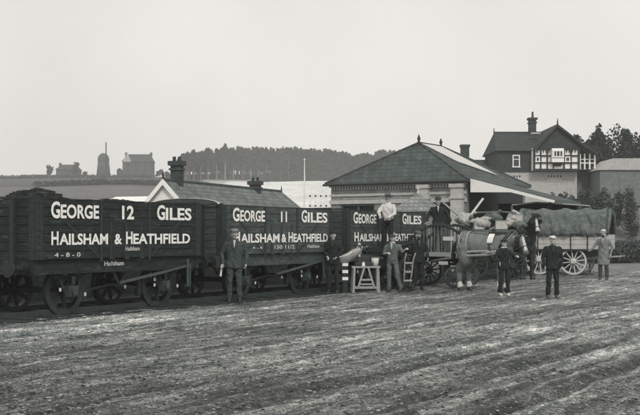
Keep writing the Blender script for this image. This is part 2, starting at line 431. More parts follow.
def platform():
    m_ = MB().prism([tuple(T0+TD*-16+TN*4.3), tuple(T0+TD*26+TN*4.3), tuple(T0+TD*26+TN*9.2), tuple(T0+TD*-16+TN*9.2)], (0, 0, .92)).build('platform', M['platform'])
    m_.location.z = -.02; tag(m_, kind='structure')
    e = MB().prism([tuple(T0+TD*-16+TN*4.22), tuple(T0+TD*26+TN*4.22), tuple(T0+TD*26+TN*4.75), tuple(T0+TD*-16+TN*4.75)], (0, 0, .07)).build('platform_edge', M['stone2'])
    e.location.z = .905; tag(e, kind='structure')
    c = MB().box((5, 3.4, -.045), (42, 1.38, .10)).build('cinder_bed', M['ballast']); c.location = T0; c.rotation_euler = (0, 0, R(57)); c.location.z -= .01; tag(c, kind='structure')
M['platform'] = mat('platform_face', .03, .9, .4, 6, .01, 20)
M['stone2'] = mat('platform_coping', .10, .9, .3, 6)
platform()
# ------------------------------------------------------------------ coal wagons
def s_of(px):                                             # distance along the train's near side
    a = (px-320)/FPX; return (T0.x-a*T0.y)/(a*TD.y-TD.x)
def z_of(px, py):
    s = s_of(px); return H_(py, T0.y+s*TD.y)
WL, WW = 4.9, 2.3; ZB, ZT = 1.12, 2.30

def rail_wheel(parent, x, y, sgn):
    r = .475
    mb = MB(); mb.cyl((x, y, r), (0, 1, 0), .10, .22, 14)
    for k in range(8):
        a = k*math.pi/4+.2
        mb.bar((x+.08*math.cos(a), y, r+.08*math.sin(a)), (x+.40*math.cos(a), y, r+.40*math.sin(a)), .035, .075)
    wh = mb.build('wheel', M['under'], parent)
    ring = []
    for (rr, yy) in ((.385, -.05), (.475, -.06), (.475, .03), (.505, .05), (.505, .075), (.385, .07)):
        ring.append([(x+rr*math.cos(2*math.pi*j/36), y+sgn*-1*yy*-1, r+rr*math.sin(2*math.pi*j/36)) for j in range(36)])
    ring.append(ring[0]); MB().loft(ring, cap=False).build('tyre', M['tyre'], wh, smooth=False)
    return wh
M['tyre'] = mat('worn_tyre_steel', .045, .5, .3, 10, metal=.3)

def wagon(num, s0, label, bmat, texts, extra_len=0):
    c = T0+TD*(s0+WL/2)+TN*(WW/2)
    root = thing('coal_wagon', tuple(c), R(57), label, 'railway wagon', 'coal wagons coupled in a train')
    hx, hy = WL/2, WW/2
    # plank body: seven planks each side and end, floor, capping
    mb = MB(); n = 7; ph = (ZT-ZB)/n
    for k in range(n):
        z = ZB+ph*(k+.5); g = .012
        for sy in (-1, 1): mb.box((0, sy*(hy-.035), z), (WL, .07, ph-g))
        for sx in (-1, 1): mb.box((sx*(hx-.035), 0, z), (.07, WW-.145, ph-g))
    mb.box((0, 0, ZB+.04), (WL-.15, WW-.15, .07))
    for sy in (-1, 1): mb.box((0, sy*(hy-.06), (ZB+ZT)/2), (WL-.2, .02, ZT-ZB-.02))
    for sx in (-1, 1): mb.box((sx*(hx-.09), 0, (ZB+ZT)/2), (.02, WW-.3, ZT-ZB-.02))
    mb.build('plank_body', bmat, root)
    # ironwork on the sides: corner plates, diagonal straps, door frame, capping
    st = MB()
    for sy in (-1, 1):
        y = sy*(hy+.003)
        for sx in (-1, 1):
            st.box((sx*(hx-.09), y, (ZB+ZT)/2), (.18, .008, ZT-ZB))
            st.bar((sx*.78, y, ZB+.03), (sx*(hx-.28), y, ZT-.05), .010, .055)
            st.box((sx*.72, y+sy*.003, (ZB+ZT)/2-.02), (.07, .014, ZT-ZB+.06))
            for k in range(9):
                st.cyl((sx*(hx-.09), sy*(hy+.014), ZB+.06+k*.13), (0, 1, 0), .014, .02, 6)
        st.box((0, sy*(hy-.03), ZT+.008), (WL+.02, .085, .016))
    for sx in (-1, 1):
        for yy in (-.55, .55): st.box((sx*(hx+.035), yy, (ZB+ZT)/2-.1), (.07, .12, ZT-ZB+.2))
        st.box((sx*(hx+.006), -hy+.09, (ZB+ZT)/2), (.012, .18, ZT-ZB)); st.box((sx*(hx+.006), hy-.09, (ZB+ZT)/2), (.012, .18, ZT-ZB))
        st.box((sx*(hx-.03), 0, ZT+.03), (.075, WW*.98, .05))
    st.build('ironwork', M['under'], root)
    if num == 11:
        n_ = 14; arc = [(-hx-.075, (hy-.06)*math.cos(a), ZT+.02+.15*math.sin(a)) for a in np.linspace(0, math.pi, n_)]
        MB().prism(arc, (.07, 0, 0)).build('raised_end', bmat, root); MB().tube([(-hx-.04, q[1], q[2]+.012) for q in arc], [(.014, .05)]*n_, 5).build('end_capping', M['stone'], root)
    for xx, zz in ((-1.72, .52), (-1.05, .40), (1.02, .62), (1.02, .50), (1.78, .45), (.1, .50)):
        MB().box((xx+.04*(num % 3), -hy+.12, zz), (.05, .012, .07)).build('paint_mark', M['dullwhite'], root)
    # side door, standing a little proud, with three hinges
    for sy in (-1, 1):
        dr = MB().box((0, sy*(hy+.002), ZB+ (ZT-ZB)*.36), (1.30, .010, (ZT-ZB)*.70)).build('side_door', bmat, root)
        if sy < 0: dr0 = dr
    dr = dr0
    hb = MB()
    for xx in (-.45, 0, .45):
        hb.box((xx, -hy-.0105, ZB+.38), (.06, .007, .74)); hb.cyl((xx, -hy-.03, ZB-.01), (1, 0, 0), .025, .12, 8)
    hb.build('hinge', M['under'], dr)
    # underframe
    for sy in (-1, 1): MB().box((0, sy*(hy-.14), ZB-.15), (WL-.25, .12, .28)).build('solebar', bmat, root)
    for sx in (-1, 1):
        h = MB().box((sx*(hx-.06), 0, ZB-.15), (.12, WW-.12, .29)).build('headstock', bmat, root)
        for yy in (-.86, .86):
            q = MB().cyl((sx*(hx+.13), yy, ZB-.16), (1, 0, 0), .075, .26, 12).cyl((sx*(hx+.02), yy, ZB-.16), (1, 0, 0), .12, .05, 12)
            q.cyl((sx*(hx+.33), yy, ZB-.16), (1, 0, 0), .045, .2, 10).cyl((sx*(hx+.41), yy, ZB-.16), (1, 0, 0), .17, .035, 18)
            q.build('buffer', M['iron'], root)
        MB().tube([(sx*(hx+.0), 0, ZB-.18), (sx*(hx+.16), 0, ZB-.2), (sx*(hx+.2), 0, ZB-.3), (sx*(hx+.35), 0, ZB-.42)], .025, 6).build('coupling', M['iron'], root)
    for sx in (-1, 1):
        x = sx*1.38
        for sy in (-1, 1):
            rail_wheel(root, x, sy*.72, sy)
            g = MB(); y = sy*(hy-.20)
            for e in (-1, 1):
                g.bar((x+e*.33, y, ZB-.28), (x+e*.13, y, .42), .02, .055)
            g.box((x, y, .36), (.28, .02, .05)).build('axleguard', M['under'], root)
            MB().box((x, sy*(hy-.17), .475), (.24, .16, .22)).cyl((x, sy*(hy-.07), .47), (0, 1, 0), .075, .05, 10).build('axlebox', M['axbox'], root)
            sp = MB()
            for k in range(5):
                L_ = .95-.17*k; z0 = .79-.028*k
                sp.tube([(x-L_/2, sy*(hy-.15), z0+.03*(1-k/6)), (x, sy*(hy-.15), z0-.035), (x+L_/2, sy*(hy-.15), z0+.03*(1-k/6))], [(.012, .04)]*3, 4)
            sp.box((x, sy*(hy-.15), .69), (.09, .10, .17)).build('spring', M['under'], root)
        MB().cyl((x, 0, .475), (0, 1, 0), .06, 1.5, 10).build('axle', M['under'], root)
    for sy in (-1, 1):
        v = MB()
        for e in (-1, 1): v.bar((e*.22, sy*(hy-.18), ZB-.29), (0, sy*(hy-.18), .55), .02, .05)
        v.build('vee_hanger', M['under'], root)
    bl = MB(); y = -hy+.02
    bl.bar((-.15, y, .60), (1.2, y, .78), .02, .06).bar((1.2, y, .78), (2.12, y, .92), .02, .05)
    bl.build('brake_lever', M['lever'], root)
    MB().bar((2.0, y-.02, .42), (2.0, y-.02, ZB-.06), .02, .06).bar((2.08, y-.02, .42), (2.08, y-.02, .95), .02, .03).build('lever_guard', M['lever'], root)
    for sx in (-1, 1):
        MB().box((sx*.82, -.72, .44), (.10, .12, .34)).bar((sx*.82, -.72, .44), (0, -.72, .55), .03, .05).build('brake_block', M['iron'], root)
    its = [(t, s_of(a)-s0-WL/2, s_of(b)-s0-WL/2, zb, h) for (t, a, b, zb, h) in texts]
    words = [i for i in its if i[4] > .1]; k = 0
    while k < len(words):
        n_ = 2 if len(words[k][0]) == 1 and words[k][0] in 'GH' else 1
        text_mesh('lettering', words[k:k+n_], M['white'], root, y=-hy-.0165, bold=.03); k += n_
    sm = [i for i in its if i[4] <= .1]
    if sm: text_mesh('small_lettering', [i for i in sm if i[3] > ZB], M['dullwhite'], root, y=-hy-.0165, bold=.02)
    sl = [i for i in sm if i[3] <= ZB]
    if sl: text_mesh('small_lettering', sl, M['dullwhite'], root, y=-hy+.0765, bold=.03)
    # paper labels and chalk marks on the underframe
    return root
M['axbox'] = mat('axlebox_paint', .05, .6, .4, 12, dirt=(.12, 7, .56))
M['lever'] = mat('lever_iron', .075, .6, .3, 12)

z1, z2 = 1.94, 1.415
c1, c2 = .265, .215
def big(s, pxs, zb, ch, first=1.2):
    """first capital drawn taller than the rest; pxs = (left, split, right)"""
    a, m_, b = pxs
    return [(s[0], a, m_, zb, ch*first), (s[1:], m_+.7, b, zb, ch)]
P_ = 5.7
t12 = big('GEORGE', (50.5, 59.5, 98.5), z1, c1)+[('12', 121.5, 133.5, z1, c1*1.05)]+big('GILES', (156.5, 164.5, 191), z1, c1) \
    + big('HAILSHAM', (50.8, 58, 107.5), z2, c2)+[('&', 114, 121.5, z2, c2)]+big('HEATHFIELD', (125.5, 132, 189.5), z2, c2) \
    + [('4 - 8 - 0', 54, 80, 1.17, .085), ('Hailsham', 125, 139, 1.27, .09), ('Hailsham', 107, 126.5, .965, .095)]
t11 = big('GEORGE', (232.3, 239, 264.5), z1, c1)+[('11', 280.5, 286.5, z1, c1)]+big('GILES', (301, 306.5, 327), z1, c1) \
    + big('HAILSHAM', (233.5, 239.5, 279), z2, c2)+[('&', 281, 286, z2, c2)]+big('HEATHFIELD', (288, 292.3, 327.3), z2, c2) \
    + [('150 11/2', 274, 294, 1.24, .1), ('Hailsham', 307, 319, 1.25, .09), ('4 - 8', 252, 262, 1.25, .06)]
t13 = big('GEORGE', (353, 357.5, 376), z1, c1)+[('13', 386, 393, z1, c1)]+big('GILES', (402, 406, 421), z1, c1) \
    + big('HAILSHAM', (354, 358.3, 383.5), z2, c2)+[('&', 385.5, 388.5, z2, c2)]+big('HEATHFIELD', (390.5, 394, 420), z2, c2) \
    + [('4 - 8 - 0', 356, 367, 1.2, .08)]
wagon(12, -.36, 'black coal wagon numbered 12 in white letters, nearest and leftmost of the train', M['wagon'], t12)
wagon(11, P_-.36, 'black coal wagon numbered 11 in white letters, middle of the train', M['wagon2'], t11)
wagon(13, 2*P_-.36, 'black coal wagon numbered 13 in white letters, behind the men and carts', M['wagon3'], t13)
def heap(name, c, rx, ry, h, m, label, cat, seed, kind=None, lumps=500, r0=.06, base=0, group=None):
    rg = random.Random(seed); mb = MB()
    for i in range(lumps):
        a = rg.random()*2*math.pi; q = math.sqrt(rg.random()); x = q*math.cos(a)*rx; y = q*math.sin(a)*ry
        z = h*(1-q*q)+rg.uniform(-.05, .04); r = r0*rg.uniform(.6, 1.7)
        vs = [(x+r*dx*rg.uniform(.6, 1.1), y+r*dy*rg.uniform(.6, 1.1), z+r*dz*rg.uniform(.6, 1)) for dx in (-1, 1) for dy in (-1, 1) for dz in (-1, 1)]
        mb.add(vs, [(0, 1, 3, 2), (4, 6, 7, 5), (0, 4, 5, 1), (2, 3, 7, 6), (0, 2, 6, 4), (1, 5, 7, 3)])
    n = 20; ring = [[(q*rx*math.cos(2*math.pi*j/n), q*ry*math.sin(2*math.pi*j/n), h*(1-q*q)-.06) for j in range(n)] for q in (1.0, .8, .6, .4, .2, .02)]
    ring.insert(0, [(rx*math.cos(2*math.pi*j/n), ry*math.sin(2*math.pi*j/n), base) for j in range(n)])
    mb.loft(ring); o = mb.build(name, m); o.location = c[:3]
    if len(c) > 3: o.rotation_euler = (0, 0, c[3])
    return tag(o, label, cat, group, kind)
def wpt(s, n, z): p = T0+TD*s+TN*n; return (p.x, p.y, z, R(57))
heap('coal_heap', wpt(.7, 1.2, 1.95), .9, .9, .52, M['coal'], 'black lump coal heaped high above the left end of the nearest wagon', 'coal', 3, base=-.7)
heap('coal_heap', wpt(2.8, 1.15, 1.95), 1.9, .95, .36, M['coal'], 'lower black lump coal filling the right half of the nearest wagon', 'coal', 4, lumps=900, base=-.7)
heap('coal_heap', wpt(P_+2.1, 1.15, 1.9), 2.2, .95, .36, M['coal'], 'black lump coal barely showing in the middle wagon of the train', 'coal', 5, lumps=700, base=-.65)
heap('coal_heap', wpt(2*P_+2.1, 1.15, 1.9), 2.2, .95, .36, M['coal'], 'black lump coal barely showing in the hindmost wagon, behind the man in the wide hat', 'coal', 6, lumps=600, base=-.65)

# ------------------------------------------------------------------ station building (hipped slate roof) and its canopy
def station():
    A = (.52, 48.0); yaw = -R(33)                         # local x to the right along the near wall, local y away along the line
    W, D, HE, HR = 6.93, 6.83, 4.02, 5.9
    root = thing('station_building', (A[0], A[1], 0), yaw, 'brick station building with a wide hipped slate roof and finials', 'building')
    t = .3
    wl = MB()
    # near wall with two openings: door opening left, low window right
    def wall_x(y, segs, z0, z1): 
        for (a, b) in segs: wl.box(((a+b)/2, y, (z0+z1)/2), (b-a, t, z1-z0))
    zo = 3.02
    wall_x(t/2, [(0, .55), (2.35, 4.75), (6.25, W)], 0, zo)
    wall_x(t/2, [(0, W)], zo, HE-.001)
    wall_x(D-t/2, [(0, W)], 0, HE-.001)
    wl.box((t/2, D/2, HE/2-.002), (t-.004, D-2*t-.004, HE-.004))
    MB().box((W-t/2, D/2, HE/2-.002), (t-.004, D-2*t-.004, HE-.004)).build('shaded_side_wall', M['darkwood'], root)  # dark colour paints in the shade that lies under the canopy
    wl.build('wall', M['brick'], root)
    bn = MB()
    for z, h, p in ((HE-.14, .16, .07), (3.42, .10, .05), (3.10, .17, .06), (2.5, .08, .03)):
        if z > 3: bn.box((W/2, -p/2, z), (W+2*p, p, h))
        else:
            for a, b in ((0, .55), (2.35, 4.75), (6.25, W)): bn.box(((a+b)/2, -p/2, z), (b-a, p, h))
    for k in range(46): bn.box((.1+k*.148, -.05, HE-.29), (.07, .1, .10))
    bn.build('string_course', M['stone'], root)
    for x, wd in ((4.95, .5), (W-.35, .55)):
        pl = MB().box((x, -.14, 1.9), (wd, .24, 3.8)).box((x, -.16, 3.72), (wd+.12, .32, .16)).box((x, -.16, 3.2), (wd+.1, .30, .1)).build('pier', M['stone'], root)
    MB().box((1.45, .22, 1.5), (1.8, .04, 3.0)).build('door', M['timber'], root); MB().box((5.5, .22, 1.5), (1.5, .04, 3.0)).build('door', M['timber'], root)
    for x0, x1 in ((.55, 2.35), (4.75, 6.25)):
        fr = MB(); fr.box(((x0+x1)/2, .1, 2.97), (x1-x0, .1, .1))
        for x in (x0+.05, x1-.05, (x0+x1)/2): fr.box((x, .12, 1.45), (.08, .08, 2.9))
        fr.build('door_frame', M['midwood'], root)
    e = .22; HEe = HE-.06
    def P(x, y, z): return (x, y, z)
    a, b, c, d = P(-e, -e, HEe), P(W+e, -e, HEe), P(W+e, D+e, HEe), P(-e, D+e, HEe)
    r0, r1 = P(W/2, 2.25, HR), P(W/2, D-2.25, HR)
    rf = MB(); th = (0, 0, -.07)
    for poly in ((a, b, r0), (b, c, r1, r0), (c, d, r1), (d, a, r0, r1)): rf.add(poly, [tuple(range(len(poly)))])
    und = [(x, y, z-.09) for x, y, z in (a, b, c, d)]
    rf.add([a, b, c, d]+und, [(0, 1, 5, 4), (1, 2, 6, 5), (2, 3, 7, 6), (3, 0, 4, 7), (4, 5, 6, 7)])
    roof = rf.build('roof', M['slate'], root)
    rl = MB()
    for p, q in ((a, r0), (b, r0), (c, r1), (d, r1), (r0, r1)): rl.tube([Vector(p)+Vector((0, 0, .02)), Vector(q)+Vector((0, 0, .02))], .05, 6)
    rl.build('ridge_tile', M['slate'], roof)
    for p in (r0, r1):
        MB().tube([p, (p[0], p[1], p[2]+.12), (p[0], p[1], p[2]+.2), (p[0], p[1], p[2]+.28), (p[0], p[1], p[2]+.40)], [.09, .05, .09, .06, .02], 8).build('finial', M['chim'], roof)
    # flat white patch laid near the hip on the right-hand slope
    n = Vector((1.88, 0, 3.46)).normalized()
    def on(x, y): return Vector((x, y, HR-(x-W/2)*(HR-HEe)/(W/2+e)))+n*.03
    MB().prism([on(3.60, 2.3), on(5.3, 2.6), on(6.35, 4.7), on(3.60, 4.35)], n*.03).build('pale_roof_patch', M['dullwhite'], roof)
    gut = MB().tube([(-e-.05, -e-.06, HEe-.05), (W+e, -e-.06, HEe-.05)], .055, 6).build('gutter', M['iron'], root)
    # platform canopy running away to the right
    cz0, cz1, cw, cd = HE+.02, 3.03, 3.75, 3.0
    cn = thing('platform_canopy', (A[0]+math.cos(yaw)*(W+.24), A[1]+math.sin(yaw)*(W+.24), 0), yaw, 'low sloping platform canopy with a white boarded end beside the station', 'canopy')
    cr = MB().prism([(0, -.05, cz0), (cw, -.05, cz1), (cw, -.05, cz1-.07), (0, -.05, cz0-.07)], (0, cd, 0)).build('roof', M['slate'], cn)
    MB().prism([(0.01, -.10, cz0-.03), (cw+.04, -.10, cz1-.03), (cw, -.10, cz1-.13), (1.85, -.10, 3.38), (.01, -.10, 3.42)], (0, .045, 0)).build('end_boarding', M['white'], cn)
    MB().box((cw+.02, cd/2, cz1-.10), (.05, cd, .16)).build('fascia', M['midwood'], cn)
    for k in range(2):
        MB().box((cw-.35, .3+k*2.4, 1.45), (.13, .13, 2.9)).build('post', M['timber'], cn)
    MB().bar((-.15, .05, 2.30), (.55, .05, 3.15), .07, .09).build('strut', M['white'], cn)
    MB().box((cw/2, cd-.1, 1.5), (cw-.1, .1, 3.0)).build('shade_backing', M['timber'], cn)  # dark sheet added so the canopy's opening reads as deep shade
station()

# small gabled hut in front of the station wall
def hut():
    Z = 39.5; cx = X_(418, Z)
    root = thing('lamp_hut', (cx, Z, 0), -R(33), 'small low hut with a pale slated pyramid roof and finial behind wagon 13', 'hut')
    MB().box((0, 0, 1.15), (1.3, 1.3, 2.3)).build('wall', M['brick'], root)
    e = .82; zt, zb = H_(193, Z), H_(212, Z)
    r = MB().add([(-e, -e, zb), (e, -e, zb), (e, e, zb), (-e, e, zb), (0, 0, zt)], [(0, 1, 4), (1, 2, 4), (2, 3, 4), (3, 0, 4), (3, 2, 1, 0)]).build('roof', M['paleslate'], root)
    MB().tube([(0, 0, zt-.03), (0, 0, zt+.1), (0, 0, zt+.16), (0, 0, zt+.28)], [.07, .03, .06, .01], 8).build('finial', M['stone'], r)
M['paleslate'] = brick_mat('pale_slates', .20, .27, .12, .22, .14, .012)
hut()

# ------------------------------------------------------------------ long low building behind wagons 12 and 11
def cottage():
    ang = R(69); Z1 = 50.0; h = H_(180, Z1)
    root = thing('railway_cottage', (X_(165, Z1), Z1, 0), ang-R(90), 'long low slate-roofed building with white gable and two chimneys behind the wagons', 'building')
    L = 16.8; hw = 2.3; he = h-2.35                      # local y runs along the ridge, x to the right
    w_ = MB()
    w_.prism([(-hw+.25, 0, 0), (hw-.25, 0, 0), (hw-.25, 0, he), (0, 0, h-.12), (-hw+.25, 0, he)], (0, .22, 0)).build('gable_wall', M['white'], root)
    MB().box((hw-.35, L/2, he/2), (.2, L-.6, he)).box((-hw+.35, L/2, he/2), (.2, L-.6, he)).box((0, L-.3, he/2), (2*hw-.5, .2, he)).build('wall', M['brick'], root)
    r = MB(); o = .18; le = he-.12
    a, b = (-hw, -o, le), (hw, -o, le); a2, b2 = (-hw, L, le), (hw, L, le); p, q = (0, -o, h), (0, L-2.3, h)
    r.add([a, b, a2, b2, p, q], [(1, 3, 5, 4), (0, 4, 5, 2), (3, 2, 5)])
    r.add([(x, y, z-.08) for x, y, z in (a, b, a2, b2, p, q)], [(4, 5, 3, 1), (2, 5, 4, 0), (5, 2, 3)])
    rf = r.build('roof', M['slate2'], root)
    MB().tube([(0, -o, h+.02), (0, L-2.3, h+.02)], .07, 6).build('ridge_tile', M['slate'], rf)
    bb = MB()
    for s in (-1, 1): bb.prism([(0, -o-.02, h+.05), (s*(hw+.05), -o-.02, le+.02), (s*(hw+.05), -o-.02, le-.26), (0, -o-.02, h-.24)], (0, -.05, 0))
    bb.build('bargeboard', M['white'], root)
    MB().box((0, -.02, he+.1), (.5, .06, .7)).build('vent', M['midwood'], root) if False else None
    MB().tube([(0, -o, h), (0, -o, h+.2), (0, -o, h+.42)], [.06, .05, .015], 6).build('finial', M['timber'], rf)
    MB().tube([(0, L-2.3, h), (0, L-2.3, h+.35)], [.06, .015], 6).build('finial', M['timber'], rf)
    def chimney(px, y, w0, top):
        Zc = Z1+y*math.sin(ang); z = H_(top, Zc)
        c = MB().box((0, y, (z+h-1)/2), (w0, w0*.8, z-h+1)).box((0, y, z-.42), (w0+.12, w0*.8+.12, .1)).box((0, y, z-.12), (w0+.2, w0*.8+.2, .22)).build('chimney', M['chim'], rf)
        for k in (-.15, .15): MB().cyl((k, y, z+.10), (0, 0, 1), .09, .24, 8).build('chimney_pot', M['chim'], c)
    chimney(180, 1.2, .52, 161); chimney(263, 10.6, .56, 181)
    # lean-to white roof left of the gable
    s = thing('store_shed', (X_(128, 52), 52, 0), R(-10), 'low shed with a whitened flat roof left of the white gable', 'shed')
    MB().box((0, 0, 1.4), (2.1, 2.4, 2.8)).build('wall', M['brick'], s)
    MB().prism([(-1.15, -1.3, 3.02), (1.15, -1.3, 2.98), (1.15, 1.3, 3.52), (-1.15, 1.3, 3.5)], (0, 0, .07)).build('roof', M['white'], s)
cottage()

def fence():
    Z = 58; x0, x1 = X_(309, Z), X_(338, Z); r = thing('picket_fence', ((x0+x1)/2, Z, 0), 0, 'white post and rail fence on the platform edge left of the station', 'fence')
    z1 = H_(195, Z); hw = (x1-x0)/2
    MB().box((0, 0, z1-.06), (2*hw, .07, .09)).build('top_rail', M['white'], r)
    MB().box((0, 0, z1-.62), (2*hw, .07, .09)).build('bottom_rail', M['white'], r)
    for k in range(6): MB().box((-hw+.06+k*(2*hw-.12)/5, .01, z1/2), (.09, .09, z1)).build('post', M['white'], r)
    Zp = 62; p = thing('white_pole', (X_(304.5, Zp), Zp, 0), 0, 'thin tall white pole standing before the pale field', 'pole')
    MB().tube([(0, 0, 0), (0, 0, H_(185, Zp)), (0, 0, H_(160, Zp))], [.06, .045, .02], 8).build('shaft', M['white'], p)
    MB().ell((0, 0, H_(160, Zp)+.03), (.045, .045, .06)).build('finial', M['white'], p)
fence()

# ------------------------------------------------------------------ half-timbered house on the bank
def house():
    Z = 100; g = float(terrain(X_(545, Z), Z)); x_ = lambda px: X_(px, Z)-X_(545, Z); zz = lambda py: H_(py, Z)-g
    root = thing('station_house', (X_(545, Z), Z, g), 0, 'large house with dark tiled roof, half-timbered gable and pale ground floor on the bank', 'house')
    D = 7.5; xl, xm, xr = x_(499), x_(531), x_(577)
    z1 = zz(172)
    base = MB().box(((xl+xr)/2, D/2, (z1-2)/2), (xr-xl, D, z1+2)).build('ground_floor', M['render_'], root)
    # windows of the ground floor
    def window(parent, xa, xb, za, zb, y, name='window', mull=2, tr=1):
        f = MB(); cx = (xa+xb)/2; cz = (za+zb)/2; wd = xb-xa; ht = zb-za
        f.box((cx, y-.03, zb-.05), (wd, .09, .10)).box((cx, y-.04, za+.05), (wd+.1, .12, .10))
        for x in (xa+.05, xb-.05): f.box((x, y-.03, cz), (.10, .09, ht-.2))
        for k in range(1, mull): f.box((xa+wd*k/mull, y-.03, cz), (.07, .07, ht-.2))
        for k in range(1, tr+1): f.box((cx, y-.025, za+ht*(.35+.3*k)), (wd-.2, .05, .06))
        o = f.build(name, M['white'], parent)
        MB().box((cx, y-.005, cz), (wd-.1, .03, ht-.1)).build('pane', M['glass'], o)
        return o
    for a, b in ((512.8, 521), (547, 562)):
        w_ = MB(); xa, xb = x_(a), x_(b); za, zb = zz(181.5), zz(174.5)
        w_.box(((xa+xb)/2, -.03, (za+zb)/2), (xb-xa, .05, zb-za)).build('blind_window', M['stone'], root)
        n = 3 if b-a < 10 else 5
        for k in range(n): MB().box((xa+(xb-xa)*(k+.5)/n, -.065, zb-.18), (.14, .03, .2)).build('window_light', M['chim'], root)
        # upper floor left, tile-hung
    xu = x_(497.5)
    MB().box(((xu+xm)/2, D/2, (z1+zz(150.5))/2), (xm-xu, D+.2, zz(150.5)-z1)).build('upper_floor', M['tile'], root)
    window(root, x_(512.3), x_(519.6), zz(167.5), zz(155), -.115, mull=1, tr=1)
    # main roof, ridge left-right
    ze = zz(151); zr = zz(129); xrl, xrr = x_(500.5), x_(549)
    r = MB(); ov = .35; ey = -.1-ov
    A_, B_, C_, D_ = (x_(495), ey, ze), (x_(556), ey, ze), (x_(556), D+.5, ze), (x_(495), D+.5, ze)
    p, q = (xrl, D/2, zr), (x_(556), D/2, zr)
    r.add([A_, B_, C_, D_, p, q], [(0, 1, 5, 4), (2, 3, 4, 5), (3, 0, 4), (3, 2, 1, 0)])
    mr_ = r.build('main_roof', M['darkslate'], root)
    MB().tube([(xrl, D/2, zr), (x_(552), D/2, zr)], .12, 6).build('ridge_tile', M['chim'], mr_)
    MB().tube([(xrl, D/2, zr-.1), (xrl, D/2, zr+.5)], [.08, .03], 6).build('finial', M['chim'], mr_)
    # projecting half-timbered wing
    py_ = -1.0; zt0, zt1 = zz(171), zz(149)
    wing = MB().box(((xm+xr)/2, D/2-.3, (zt0+zt1)/2), (xr-xm, D+1.3, zt1-zt0)).build('timbered_wing', M['white'], root)
    tb = MB(); yb = py_-.03
    for px, wd in ((532, .2), (538.5, .14), (545, .14), (551, .10), (561.5, .16), (568.5, .14), (576.2, .2)):
        tb.box((x_(px), yb, (zt0+zt1)/2), (wd, .06, zt1-zt0))
    for py, hh in ((170.4, .2), (163.5, .13), (156.5, .13), (149.6, .2)): tb.box(((xm+xr)/2, yb-.012, zz(py)), (xr-xm, .07, hh))
    for k in range(16): tb.box((xm+(xr-xm)*(k+.5)/16, yb-.004, zz(151.7)), (.08, .05, .34))
    for k in range(5):
        y = py_+.4+k*1.7
        tb.box((xr+.02, y, (zt0+zt1)/2), (.05, .14, zt1-zt0))
    tb.box((xr+.025, D/2-.6, zz(160)), (.06, D+.2, .14)); tb.build('timbering', M['timber'], wing)
    oz0, oz1 = zz(163.2), zz(149.5)
    orl = MB().box((x_(554.5), py_-.28, (oz0+oz1)/2), (1.15, .44, oz1-oz0)).build('oriel', M['white'], wing)
    window(orl, x_(549.5), x_(559.5), zz(158.5), zz(151.5), py_-.52, mull=3, tr=0)
    MB().prism([(x_(548.5), py_-.5, oz0), (x_(560.5), py_-.5, oz0), (x_(558), py_-.15, oz0-.35), (x_(551), py_-.15, oz0-.35)], (0, .14, 0)).build('bracket', M['timber'], orl)
    for a, b in ((533.3, 537.6), (562.6, 567.6)): window(wing, x_(a), x_(b), zz(162.8), zz(157.3), yb+.02, mull=1, tr=0)
    # gable of the wing
    za = zz(125.5); xc = x_(554); gl, gr = x_(530.5), x_(579.5); zg = zz(150)
    MB().prism([(xm-.05, py_-.06, zt1+.0), (xr+.1, py_-.06, zt1), (xc, py_-.06, za-.25)], (0, .1, 0)).build('gable', M['tile'], root)
    gr2 = MB(); oy = py_-.5; ext = (x_(594), zz(154))
    th = .12
    sl = (za-zg)/(xc-gl); zl = za-sl*(xc-gl)
    gr2.prism([(gl, oy, zg-.05), (xc, oy, za), (xc, oy, za-.22), (gl+.15, oy, zg-.25)], (0, D+1.2, 0))
    gr2.prism([(xc, oy, za), (x_(578), oy, zz(144)), (ext[0], oy, ext[1]), (ext[0], oy, ext[1]-.2), (x_(578), oy, zz(144)-.2), (xc, oy, za-.22)], (0, D+1.2, 0))
    wr = gr2.build('wing_roof', M['darkslate'], root)
    MB().tube([(xc, oy, za-.05), (xc, oy, za+.2), (xc, oy, za+.55)], [.08, .07, .02], 6).build('finial', M['timber'], wr)
    # verandah at the right
    vr = MB().box((x_(585.5), D/2-.2, zz(169)), (x_(594)-xr, D, .18)).build('balcony_floor', M['midwood'], root)
    for px in (578.5, 583, 588, 593): MB().box((x_(px), -.6, zz(162)), (.13, .13, zz(154)-zz(169.5))).build('balcony_post', M['white'], vr)
    MB().box((x_(585.5), -.6, zz(163.5)), (x_(594)-xr, .08, .10)).box((x_(585.5), -.6, zz(159.8)), (x_(594)-xr, .06, .07)).build('balcony_rail', M['white'], vr)
    MB().box((x_(596), D/2+.6, (zz(171)-2)/2), (x_(640)-xr-1.8, D-1, zz(171)+2)).build('rear_wing', M['render2'], root)
    for px in (590, 598.5, 606): MB().box((x_(px), .5, zz(178)), (.8, .08, 1.3)).build('window', M['chim'], root)
    # chimney
    zc = zz(114.5)
    ch = MB().box((x_(539.5), D/2-.3, (zc+zr-1)/2), (.66, .8, zc-zr+1)).box((x_(539.5), D/2-.3, zc-.45), (.82, .95, .14)).box((x_(539.5), D/2-.3, zc-.05), (.9, 1.05, .2)).build('chimney', M['chim'], root)
    MB().tube([(x_(539.9), D/2-.3, zc), (x_(539.9), D/2-.3, zc+.3), (x_(539.9), D/2-.3, zz(107.5))], [.14, .11, .09], 8).build('chimney_pot', M['chim'], ch)
    MB().box((x_(539), 1.6, zz(131.8)), (.9, .5, .12)).build('flashing', M['dullwhite'], mr_)
    # low left wing
    lw = thing('house_annexe', (X_(482, 104), 104, 0), 0, 'low dark-roofed annexe with one chimney left of the half-timbered house', 'building')
    Zw = 104; gx = lambda px: X_(px, Zw)-X_(482, Zw); gz = lambda py: H_(py, Zw)
    MB().box((gx(479), 2.5, gz(176)/2), (gx(505)-gx(453), 5, gz(176))).build('wall', M['tile'], lw)
